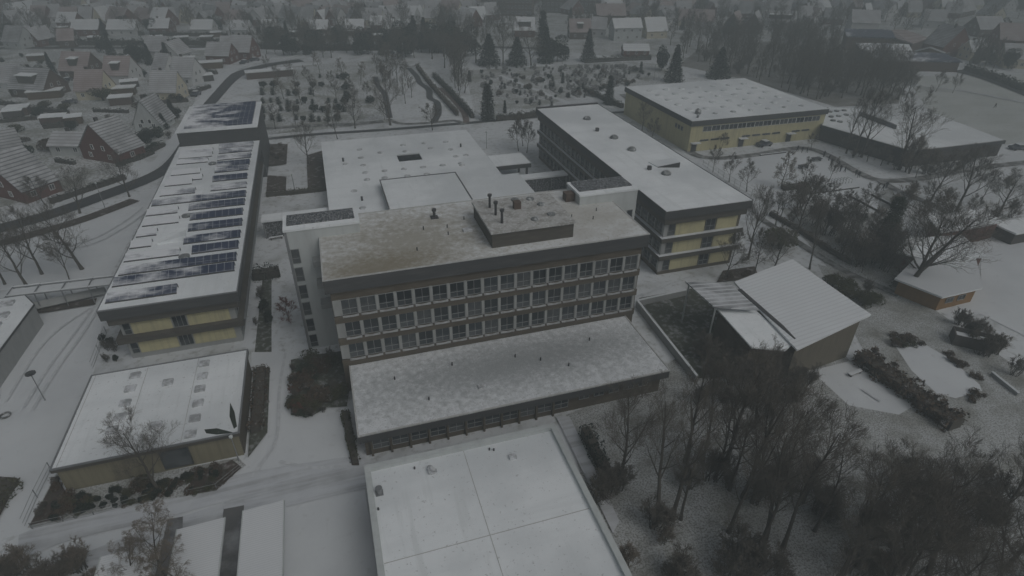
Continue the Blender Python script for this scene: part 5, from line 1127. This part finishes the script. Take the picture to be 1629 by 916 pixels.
# ------------------------------------------------------------------ hedges
def hedge(label, pxs, wd, h, m, size=.12, dens=26, ground=True):
    pts = [at(*p) for p in pxs]; c = pts[len(pts) // 2]
    rn = random.Random(len(label) + int(pxs[0][0])); b = MB(); core = MB()
    for i in range(len(pts) - 1):
        a, e = pts[i], pts[i + 1]; t = (e - a); L0 = t.length; t.normalize(); n = Vector((-t.y, t.x, 0))
        k = max(1, int(L0 / 1.2))
        for j in range(k):
            q0 = a.lerp(e, j / k); q1 = a.lerp(e, (j + 1) / k); w0 = wd * .36 * rn.uniform(.8, 1.1); hh = h * rn.uniform(.72, .9)
            core.prism([tuple((q0 + n * w0).xy), tuple((q1 + n * w0).xy), tuple((q1 - n * w0).xy), tuple((q0 - n * w0).xy)], 0, hh)
        cnt = int(L0 * (wd + 2 * h) * dens)
        cnt = min(cnt, 9000)
        def f():
            u = rn.random(); s_ = rn.uniform(-1, 1); v = rn.random()
            lump = 1 + .18 * math.sin(u * L0 * 1.7 + i) + .1 * math.sin(u * L0 * 4.1)
            side = rn.random() < .55
            if side: s_ = (1 if s_ > 0 else -1) * rn.uniform(.8, 1.08)
            else: v = rn.uniform(.85, 1.06)
            p = a + t * (u * L0) + n * (s_ * wd / 2 * lump); p.z = v * h * lump; return p
        leafcloud(b, cnt, f, size, rn)
    T = thing('hedge', (c.x, c.y, 0), label, 'hedge')
    b.build('foliage', M[m], T); core.build('stems', M['bark'], T)
    return T
hedge('long thick brown hedge between the snowy terrace and the frozen pond', [(1368, 572), (1400, 598), (1440, 625), (1480, 655), (1518, 683)], 2.8, 1.7, 'leaf_brown', .2, 30)
hedge('dark green hedge along the street in front of the lowest red brick house', [(82, 325), (120, 312), (165, 297), (200, 285)], 1.2, 1.3, 'leaf_dark')
hedge('hedge along the pavement of the curving street, right part', [(196, 262), (222, 254), (245, 244)], 1.0, 1.0, 'leaf')
hedge('long dark hedge in front of the cemetery at its near edge', [(790, 192), (830, 188), (862, 184)], 1.4, 1.6, 'leaf_dark', .16, 14)
hedge('straight dark hedge left of the brick-coloured park path', [(664, 108), (680, 130), (697, 150), (712, 166), (728, 184)], 1.2, 1.4, 'leaf_brown', .14, 16)
hedge('straight dark hedge right of the brick-coloured park path', [(690, 122), (716, 148), (735, 168), (752, 188)], 1.4, 1.5, 'leaf_dark', .14, 16)
hedge('dark hedge behind the right end of the cemetery', [(930, 100), (980, 97), (1035, 95)], 1.5, 1.8, 'leaf_dark', .22, 8)
hedge('diagonal hedge beside the cemetery path near the long right wing', [(930, 145), (962, 160), (990, 172)], 1.4, 1.5, 'leaf_dark', .16, 14)
hedge('olive hedge beside the bicycle racks in the school court', [(1245, 302), (1265, 300), (1284, 297)], 1.8, 1.3, 'leaf_moss')
hedge('hedge crossing the garden court beside the solar wing', [(424, 312), (470, 308), (522, 302)], 1.4, .9, 'leaf_moss', .14, 14)
hedge('dark hedge row beside the footpath above the butterfly roof', [(1225, 342), (1265, 365), (1310, 395), (1352, 420)], 1.0, 1.0, 'leaf_brown')
hedge('dense dark hedge left of the orange kindergarten pavilion', [(1425, 452), (1455, 468), (1490, 485)], 3.0, 1.8, 'leaf_dark')
hedge('long dark hedge along the far road in front of the houses', [(0, 72), (100, 72), (200, 72), (330, 72), (420, 78), (520, 80), (650, 80)], 2.0, 2.4, 'leaf_dark', .4, 3)
hedge('shaggy hedge in the bed along the right wall of the yellow pavilion', [(417, 590), (414, 640), (408, 690)], 1.6, 1.0, 'leaf_brown')
hedge('low hedge between the forecourt and the low long wing', [(549, 660), (558, 700), (566, 738)], .9, .9, 'leaf_moss')
hedge('dark hedge strip along the right side of the nearest hall', [(930, 692), (945, 722), (962, 752)], 1.4, 1.6, 'leaf_dark')
hedge('dark hedge at the foot of the court between the school wings', [(404, 443), (424, 441), (446, 437)], 2.6, 1.6, 'leaf_dark')
hedge('tall dark hedge right of the road at the upper right', [(1535, 112), (1575, 124), (1629, 145)], 2.5, 2.2, 'leaf_dark', .3, 6)
hedge('curved bed hedge at the left edge beside the school yard', [(-20, 815), (5, 785), (20, 768)], 2.6, 1.0, 'leaf_moss')
hr = random.Random(41)
for i, (a, c, w_, h_) in enumerate((((0, 166), (46, 172), 1.2, 1.3), ((50, 176), (110, 182), 1.4, 1.4), ((0, 196), (60, 190), 1.0, 1.2), ((70, 205), (125, 200), 1.3, 1.5), ((150, 178), (205, 180), 1.0, 1.1), ((215, 168), (300, 162), 1.2, 1.3), ((225, 250), (262, 232), 1.1, 1.2), ((220, 222), (252, 212), 2.0, 1.6), ((0, 118), (70, 112), 1.6, 1.8), ((150, 126), (230, 122), 1.3, 1.5), ((305, 112), (345, 118), 1.6, 1.4), ((300, 150), (335, 140), 1.4, 1.2), ((90, 258), (120, 262), 1.0, 1.0), ((100, 55), (230, 56), 1.6, 1.8), ((240, 57), (400, 58), 1.6, 1.8), ((410, 52), (640, 54), 1.8, 1.8), ((0, 26), (180, 26), 1.8, 1.8), ((200, 28), (520, 30), 1.8, 1.8))):
    hedge('dark clipped garden hedge between the snowy gardens at the upper left', [a, c], w_, h_, 'leaf_dark', .2, 7)['group'] = 'garden hedges at the upper left'
for i, (px, py, rz) in enumerate(((120, 196, .2), (88, 196, 0), (24, 186, .1), (262, 150, .1), (330, 128, .3), (300, 100, 0), (208, 138, .2), (60, 96, 0), (150, 66, 0), (290, 66, .1), (380, 66, 0), (440, 62, 0), (520, 62, .1), (600, 62, 0), (40, 62, 0), (100, 50, 0), (190, 54, .1), (260, 52, 0), (345, 58, 0), (700, 40, .1), (730, 30, 0))):
    p = at(px, py); T = thing('garden_shed', (p.x, p.y, 0), 'small snow-roofed garden shed between the houses at the upper left', 'shed', 'garden sheds at the upper left', rz)
    w2 = hr.uniform(1.4, 3); MB().box(-w2, w2, -1.4, 1.4, 0, 2.0).build('wall', M[hr.choice(['wood', 'brownbrick', 'darkbrick'])], T, world=False)
    MB().prism([(-w2 - .2, -1.6), (w2 + .2, -1.6), (w2 + .2, 1.6), (-w2 - .2, 1.6)], [2.0, 2.0, 2.3, 2.3], [2.15, 2.15, 2.45, 2.45]).build('roof', M['roof_snow'], T, world=False)
# shrub beds
rn = random.Random(23)
def bed(poly, n, keys, h, label, group):
    xs = [p[0] for p in poly]; ys = [p[1] for p in poly]; c = 0
    while c < n:
        x, y = rn.uniform(min(xs), max(xs)), rn.uniform(min(ys), max(ys)); ins = False; j = len(poly) - 1
        for i in range(len(poly)):
            if (poly[i][1] > y) != (poly[j][1] > y) and x < (poly[j][0] - poly[i][0]) * (y - poly[i][1]) / (poly[j][1] - poly[i][1]) + poly[i][0]: ins = not ins
            j = i
        if ins:
            T_(rn.choice(keys), x, y, rn.uniform(*h), label, group, cat='shrub'); c += 1
bed([(463, 576), (548, 562), (558, 650), (500, 662), (464, 664)], 44, ['shrub', 'mossy', 'brownsh', 'bush', 'bush', 'red'], (.8, 2.0), 'green and brown shrub in the bed at the left foot of the four-storey block', 'shrubs at the foot of the block')
bed([(100, 800), (240, 762), (300, 760), (380, 738), (330, 785), (200, 805), (70, 835)], 95, ['shrubd', 'mossy', 'brownsh', 'shrubd'], (.5, 1.0), 'low clipped shrub in the bed below the yellow pavilion', 'low shrubs below the yellow pavilion')
bed([(50, 838), (92, 755), (112, 790), (100, 828)], 14, ['bush', 'brownsh', 'bush2'], (.6, 1.1), 'brown shrub in the dark bed at the near corner of the yellow pavilion', 'brown shrubs by the pavilion corner')
bed([(300, 765), (370, 735), (383, 745), (345, 780)], 14, ['bush', 'brownsh', 'bush'], (.5, .9), 'brown shrub in the bed right of the pavilion window', 'brown shrubs right of the pavilion window')
bed([(165, 528), (190, 560), (188, 580), (158, 582)], 8, ['shrubd', 'bush'], (.9, 1.5), 'dark shrub in the corner beside the solar wing end', 'dark shrubs by the solar wing')
bed([(428, 232), (456, 232), (455, 262), (427, 266)], 8, ['brownsh', 'bush'], (.8, 1.3), 'brown shrub in the back garden court beside the solar wing', 'shrubs of the back garden court')
bed([(1400, 535), (1470, 535), (1470, 548), (1425, 556)], 9, ['brownsh', 'mossy'], (.6, 1.1), 'brown reed tuft at the back of the frozen pond', 'reeds round the frozen pond')
bed([(1478, 545), (1500, 552), (1556, 598), (1560, 606), (1520, 585)], 9, ['brownsh'], (.5, .9), 'brown reed tuft at the right bank of the frozen pond', 'reeds round the frozen pond')
bed([(1530, 632), (1575, 612), (1570, 630), (1535, 648)], 7, ['brownsh'], (.4, .8), 'brown reed tuft at the near end of the frozen pond', 'reeds round the frozen pond')
bed([(1500, 500), (1560, 530), (1629, 570), (1629, 610), (1540, 560)], 16, ['bush', 'bush2'], (1.8, 3.4), 'bare shrub in the row behind the frozen pond', 'bare shrubs behind the frozen pond')
bed([(1300, 440), (1400, 470), (1420, 500), (1340, 480)], 14, ['bush', 'bush2', 'mossy'], (1.2, 2.4), 'dark bare shrub on the slope right of the butterfly roof', 'shrubs right of the butterfly roof')
bed([(1150, 436), (1195, 430), (1203, 442), (1145, 448)], 6, ['brownsh'], (.5, .9), 'low brown shrub in the round bed behind the porch roof', 'shrubs behind the porch')
bed([(415, 465), (432, 465), (430, 530), (405, 540)], 7, ['shrubd', 'bush'], (1, 1.8), 'dark shrub in the narrow court right of the solar wing', 'shrubs in the narrow court')

# ------------------------------------------------------------------ cemetery
rn = random.Random(29)
gs = MB(); gs.box(-.45, .45, -.1, .1, 0, .85); gs.add([(-.45, -.1, .85), (.45, -.1, .85), (.45, .1, .85), (-.45, .1, .85), (-.25, -.1, 1.02), (.25, -.1, 1.02), (.25, .1, 1.02), (-.25, .1, 1.02)], [(4, 5, 6, 7), (0, 1, 5, 4), (1, 2, 6, 5), (2, 3, 7, 6), (3, 0, 4, 7)]); gs.box(-.5, .5, -1.6, -.12, 0, .12)
g0 = gs.build('gravestone', M['stone']); g0.location = (*at(948, 108).xy, 0)
LB = 'dark upright gravestone among the crowded snowy graves of the cemetery'
tag(g0, LB, 'gravestone', 'gravestones in the cemetery')
c = 0
while c < 210:
    px, py = rn.uniform(765, 1015), rn.uniform(106, 168)
    if py > 112 + 60 * (1 - abs(px - 860) / 200) : continue
    if abs((py - 120) - (px - 795) * .40) < 3.0: continue
    if rn.random() < .35 and px < 900: continue
    g = g0.copy(); COL.objects.link(g); p = at(px, py); g.location = (p.x, round(p.y / 2.6) * 2.6 + rn.uniform(-.2, .2), 0); g.rotation_euler.z = rn.uniform(-.12, .12); g.scale = (rn.uniform(.8, 1.4),) * 3; c += 1
for i in range(95):
    px, py = rn.uniform(760, 1040), rn.uniform(108, 172)
    if py > 118 + 58 * (1 - abs(px - 860) / 220): continue
    T_(rn.choice(['grave', 'shrubd', 'shrubd', 'brownsh']), px, py, rn.uniform(.9, 2.0), 'dark clipped shrub beside the crowded graves of the cemetery', 'shrubs among the graves', cat='shrub')
for r_ in range(6):
    for i in range(13):
        px = 420 + i * 13 + rn.uniform(-3, 3) ; py = 192 - r_ * 13.5 + rn.uniform(-2, 2)
        if px > 560 or (r_ > 2 and i % 3 == 2) or rn.random() < .22: continue
        T_(rn.choice(['grave', 'shrubd']), px, py, rn.uniform(1.5, 2.4), 'dark rounded shrub of the regular rows in the left cemetery', 'shrub rows in the left cemetery', wide=1.2, cat='shrub')
for (px, py, w_, lab) in ((552, 142, 5.2, 'large oval green clipped bush in the left cemetery'), (553, 158, 5.0, 'lower large oval clipped bush in the left cemetery'), (549, 124, 5.5, 'upper large dark oval bush in the left cemetery'), (590, 163, 4.5, 'dark oval bush beside the left winding path')):
    T_('shrubd', px, py, 2.0, lab, None, wide=1.9, cat='bush')

# ------------------------------------------------------------------ street furniture, fences, cars
def fence(label, pxs, h, gap=2.0, m='metal', mesh=True):
    pts = [at(*p) for p in pxs]; c = pts[len(pts) // 2]; T = thing('fence', (c.x, c.y, 0), label, 'fence'); b = MB(); n = 0
    for i in range(len(pts) - 1):
        a, e = pts[i], pts[i + 1]; L0 = (e - a).length; k = max(1, int(L0 / gap))
        for zz in (h, h * .5, .15): b.tube([a + Vector((0, 0, zz)), e + Vector((0, 0, zz))], [.025, .025], 4)
        for j in range(k):
            if n < 95:
                q = a.lerp(e, j / k); MB().cyl(q.x, q.y, 0, h + .05, .04, 6).build('post', M[m], T); n += 1
    b.build('rail', M[m], T); return T
fence('thin metal fence along the left side of the yellow pavilion', [(82, 748), (60, 792), (40, 838)], 1.2)
fence('pale rail fence along the driveway below the yellow pavilion', [(52, 842), (150, 820), (240, 795)], .9)
fence('rail fence round the brown bed right of the pavilion window', [(300, 788), (345, 778), (385, 745)], .8)
fence('wire fence of the school court beside the long right wing', [(1118, 262), (1150, 285), (1195, 312), (1215, 322)], 1.6)
fence('garden fence along the street in front of the bungalow', [(115, 282), (160, 278), (200, 268)], 1.0)
fence('thin fence in the yard corner beside the solar wing', [(170, 530), (158, 560), (148, 587)], 1.2)
fence('fence behind the cemetery in front of the brick cottage', [(930, 104), (985, 100), (1030, 98)], 1.4)
def wall_strip(label, a, c, h, m, wd=.3, cat='wall', name='low_wall'):
    a, c = at(*a), at(*c); t = (c - a).normalized(); n = Vector((-t.y, t.x, 0)) * wd / 2; mid = (a + c) / 2
    T = thing(name, (mid.x, mid.y, 0), label, cat)
    MB().prism([tuple((a + n).xy), tuple((c + n).xy), tuple((c - n).xy), tuple((a - n).xy)], 0, h).build('wall', M[m], T)
    n *= 1.15; MB().prism([tuple((a + n).xy), tuple((c + n).xy), tuple((c - n).xy), tuple((a - n).xy)], h + .002, h + .06).build('snow_cap', M['smooth_snow'], T)
wall_strip('long low dark kerb wall in the school court below the bicycle racks', (1258, 313), (1366, 299), .35, 'darkbrick')
wall_strip('short low dark wall at the back of the school court', (1209, 248), (1250, 243), .35, 'darkbrick')
wall_strip('upper low dark wall running diagonally below the court', (1351, 313), (1398, 338), .5, 'darkbrick')
wall_strip('right low dark wall running diagonally towards the footpath', (1386, 311), (1432, 335), .5, 'darkbrick')
wall_strip('concrete wall along the right bank behind the frozen pond', (1576, 596), (1618, 630), .5, 'concrete')
# bicycle racks
for i in range(14):
    t = i / 13; p = at(1288 + 62 * t, 296 - 7 * t)
    b = MB(); b.tube([(-.0, -.8, 0), (0, -.8, .9), (0, .8, .9), (0, .8, 0)], [.05] * 4, 5); o = b.build('bicycle_rack', M['metal']); o.location = p
    tag(o, 'metal hoop of the bicycle rack row in the school court, %s from the left' % ORD[i], 'bicycle rack', 'bicycle rack hoops')
# lamps
def lamp(px, py, h, label, head='globe'):
    p = at(px, py); T = thing('street_lamp', (p.x, p.y, 0), label, 'lamp')
    MB().tube([(p.x, p.y, 0), (p.x, p.y, h)], [.07, .05], 8).build('pole', M['metal'], T)
    if head == 'disc': MB().cyl(p.x, p.y, h, h + .12, .55, 20).cyl(p.x, p.y, h + .12, h + .2, .3, 16).build('lamp_head', M['darkmetal'], T)
    else: MB().tube([(p.x, p.y, h), (p.x, p.y, h + .15), (p.x, p.y, h + .35), (p.x, p.y, h + .45)], [.08, .2, .2, .05], 10).build('lamp_head', M['white'], T)
lamp(72, 637, 4.2, 'disc-topped lamp post standing alone in the school yard', 'disc')
lamp(381, 735, 3.6, 'globe lamp post at the right corner of the yellow pavilion')
lamp(167, 330, 5, 'thin lamp post beside the curving street')
lamp(470, 308, 4, 'small lamp post in the garden court behind the four-storey block')
lamp(774, 236, 4, 'lamp post behind the wide low building')
lamp(893, 128, 8, 'tall thin lamp post in the cemetery')
lamp(1040, 128, 5, 'lamp post at the back corner of the cemetery')
lamp(643, 100, 7, 'tall lamp post at the head of the winding park path')
# round seat / stone ring in yard
p = at(9, 662); b = MB()
b.tube([(p.x + .5 * math.cos(k * math.pi / 8), p.y + .5 * math.sin(k * math.pi / 8), .15) for k in range(17)], [.12] * 17, 6); tag(b.build('stone_ring', M['stone']), 'small dark ring lying in the school yard at the left edge', 'ring')
# benches
def bench(px, py, rz, label, L0=2.2, name='bench'):
    p = at(px, py); T = thing(name, (p.x, p.y, 0), label, 'bench', None, rz)
    MB().box(-L0 / 2, L0 / 2, -.25, .25, .42, .50).build('seat', M['smooth_snow'], T, world=False)
    MB().box(-L0 / 2, L0 / 2, -.24, .24, .34, .418).build('seat_frame', M['wood'], T, world=False)
    for s_ in (-1, 1): MB().box(s_ * L0 * .38 - .06, s_ * L0 * .38 + .06, -.2, .2, 0, .34).build('leg', M['darkmetal'], T, world=False)
bench(1359, 596, R(8), 'snow-topped bench on the terrace beside the long brown hedge')
bench(1392, 594, R(-50), 'long bench standing right along the brown hedge', 3.0)
bench(440, 380, R(5), 'snow-covered bench in the court left of the white stair tower', 2.4)
# compost box
p = at(1543, 548); T = thing('open_shed', (p.x, p.y, 0), 'open-topped dark timber box with snow inside, behind the frozen pond', 'shed', None, R(-42))
for (a, c, d, e, nm) in ((-2.4, 2.4, -1.2, -1.05, 'side_panel'), (-2.4, 2.4, 1.05, 1.2, 'side_panel'), (-2.4, -2.25, -1.05, 1.05, 'end_panel'), (2.25, 2.4, -1.05, 1.05, 'end_panel')):
    MB().box(a, c, d, e, 0, 1.7).build(nm, M['darkbrick'], T, world=False)
MB().box(-2.2, -.1, -1.0, 1.0, 0, 1.1).box(.1, 2.2, -1.0, 1.0, 0, 1.1).build('snow_fill', M['smooth_snow'], T, world=False)
# playground table tops in the court
for i, (px, py, lab) in enumerate(((1277, 268, 'small dark tilted board in the middle of the school court'), (1298, 256, 'small dark table at the back of the school court'))):
    p = at(px, py); T = thing('play_table', (p.x, p.y, 0), lab, 'table')
    MB().box(-1.2, 1.2, -.7, .7, .72, .8).build('table_top', M['darkmetal'], T, world=False)
    for s_ in (-1, 1): MB().box(s_ - .05, s_ + .05, -.5, .5, 0, .72).build('leg', M['metal'], T, world=False)
# people crossing the yard
def person_mesh(seed):
    rn = random.Random(seed)
    me = bpy.data.meshes.new('person'); st = rn.uniform(.14, .28)
    V = [(0, 0, .95), (0, 0, 1.2), (0, 0, 1.42), (0, 0, 1.52), (0, .02, 1.66), (.10, 0, .9), (.11, st, .5), (.11, st * .8, .06), (.11, st * .8 + .16, .03), (-.10, 0, .9), (-.11, -st * .3, .5), (-.11, -st, .08), (-.11, -st + .16, .04), (.2, 0, 1.4), (.27, -.06, 1.12), (.27, .1, .9), (-.2, 0, 1.4), (-.27, .06, 1.12), (-.27, .16, .92)]
    E = [(0, 1), (1, 2), (2, 3), (3, 4), (0, 5), (5, 6), (6, 7), (7, 8), (0, 9), (9, 10), (10, 11), (11, 12), (2, 13), (13, 14), (14, 15), (2, 16), (16, 17), (17, 18)]
    rad = [.17, .16, .17, .065, .11, .11, .075, .05, .045, .11, .075, .05, .045, .075, .055, .04, .075, .055, .04]
    me.from_pydata(V, E, []); o = bpy.data.objects.new('person', me); COL.objects.link(o)
    sk = o.modifiers.new('skin', 'SKIN'); 
    for i, r in enumerate(rad): me.skin_vertices[0].data[i].radius = (r, r)
    me.skin_vertices[0].data[0].use_root = True
    o.modifiers.new('sub', 'SUBSURF').levels = 1
    bpy.context.view_layer.update(); dg = bpy.context.evaluated_depsgraph_get()
    m2 = bpy.data.meshes.new_from_object(o.evaluated_get(dg)); bpy.data.objects.remove(o); m2.materials.clear(); m2.materials.append(M['coat']); return m2
M['coat'] = mat('dark_winter_clothes', (.035, .037, .045), noise=[(2, 3, .45, .55, (.06, .05, .05), .8)])
pm = [person_mesh(s_) for s_ in (1, 2, 3)]
for i, (px, py) in enumerate(((1327, 272), (1333, 266), (1336, 273), (1343, 274), (1322, 262), (1318, 256), (1268, 241), (1275, 243), (1283, 243), (1409, 300), (1404, 303), (1365, 283), (1360, 280), (1582, 172), (1310, 250))):
    o = bpy.data.objects.new('person', pm[i % 3]); COL.objects.link(o); o.location = at(px, py); o.rotation_euler.z = i * 1.3
    tag(o, ('person in dark winter clothes walking on the snow of the school court' if i != 13 else 'lone person in dark clothes on the snowy field'), 'person', 'people on the school court' if i != 13 else None)

def car_proto():
    T = thing('parked_car', (0, 0, 0), 'car', 'car'); b = MB()
    prof = [(-2.1, .35), (-2.15, .75), (-2.0, .95), (-1.1, 1.0), (-.6, 1.42), (.9, 1.44), (1.6, 1.0), (2.05, .92), (2.15, .6), (2.1, .35)]
    n = len(prof); vs = [(x, -.85, z) for x, z in prof] + [(x, .85, z) for x, z in prof]
    b.add(vs, [tuple(range(n)), tuple(reversed(range(n, 2 * n)))] + [(i, n + i, n + (i + 1) % n, (i + 1) % n) for i in range(n)]); body = b.build('body', M['carpaint'], T, world=False)
    bv = body.modifiers.new('b', 'BEVEL'); bv.width = .08; bv.segments = 2
    g = MB(); g.add([(-.98, -.865, 1.03), (-.56, -.865, 1.36), (.86, -.865, 1.37), (1.4, -.865, 1.03)], [(0, 3, 2, 1)]); g.add([(-.98, .865, 1.03), (-.56, .865, 1.36), (.86, .865, 1.37), (1.4, .865, 1.03)], [(0, 1, 2, 3)])
    g.build('side_window', M['glass'], T, world=False)
    MB().box(-.55, .85, -.75, .75, 1.445, 1.52).build('snow_cover', M['smooth_snow'], T, world=False)
    for x in (-1.3, 1.35):
        for y in (-.82, .82): MB().tube([(x, y - .1, .33), (x, y + .1, .33)], [.33, .33], 14).build('wheel', M['tyre'], T, world=False)
    return reg(T)
M['carpaint'] = mat('dark_car_paint', (.03, .035, .05), rough=.25, spec=.6, noise=[(.8, 3, .5, .62, (.5, .5, .52), .4)])
cp = car_proto()
for i, (px, py, rz, lab) in enumerate(((1215, 232, 5, 'dark car parked in front of the sports hall wall'), (1618, 238, -15, 'dark blue car at the right edge beside the dark brick hall'), (405, 97, 12, 'dark car at the street bend beside the red brick houses'), (389, 101, 60, 'dark car parked in front of the two red brick street houses'), (312, 152, 70, 'car parked beside the cream-gabled house'), (112, 165, 20, 'snow-covered car left of the long low shed'), (108, 130, 80, 'snowy car in the drive left of the pinkest roof'), (620, 86, 2, 'left car of the pair parked by the park edge'), (580, 86, 2, 'right car among those parked by the far park edge'), (1506, 84, 10, 'dark car parked behind the solar school'))):
    o = cp if i == 0 else copy_tree(cp); o.location = at(px, py); o.rotation_euler.z = R(rz); o['label'] = lab
for o in bpy.data.objects:
    if o.name.startswith('parked_car'): o['group'] = 'parked cars'

# ------------------------------------------------------------------ haze
b = MB(); b.box(-1400, 1900, -250, 1700, -1, 60)
hz = b.build('haze', None if False else [], kind='stuff')
hm = bpy.data.materials.new('haze_air'); hm.use_nodes = True; t = hm.node_tree; t.nodes.clear()
pv = t.nodes.new('ShaderNodeVolumePrincipled'); pv.inputs['Color'].default_value = (.60, .69, .72, 1); pv.inputs['Density'].default_value = .0028
mo = t.nodes.new('ShaderNodeOutputMaterial'); t.links.new(pv.outputs[0], mo.inputs['Volume'])
hz.data.materials.append(hm)
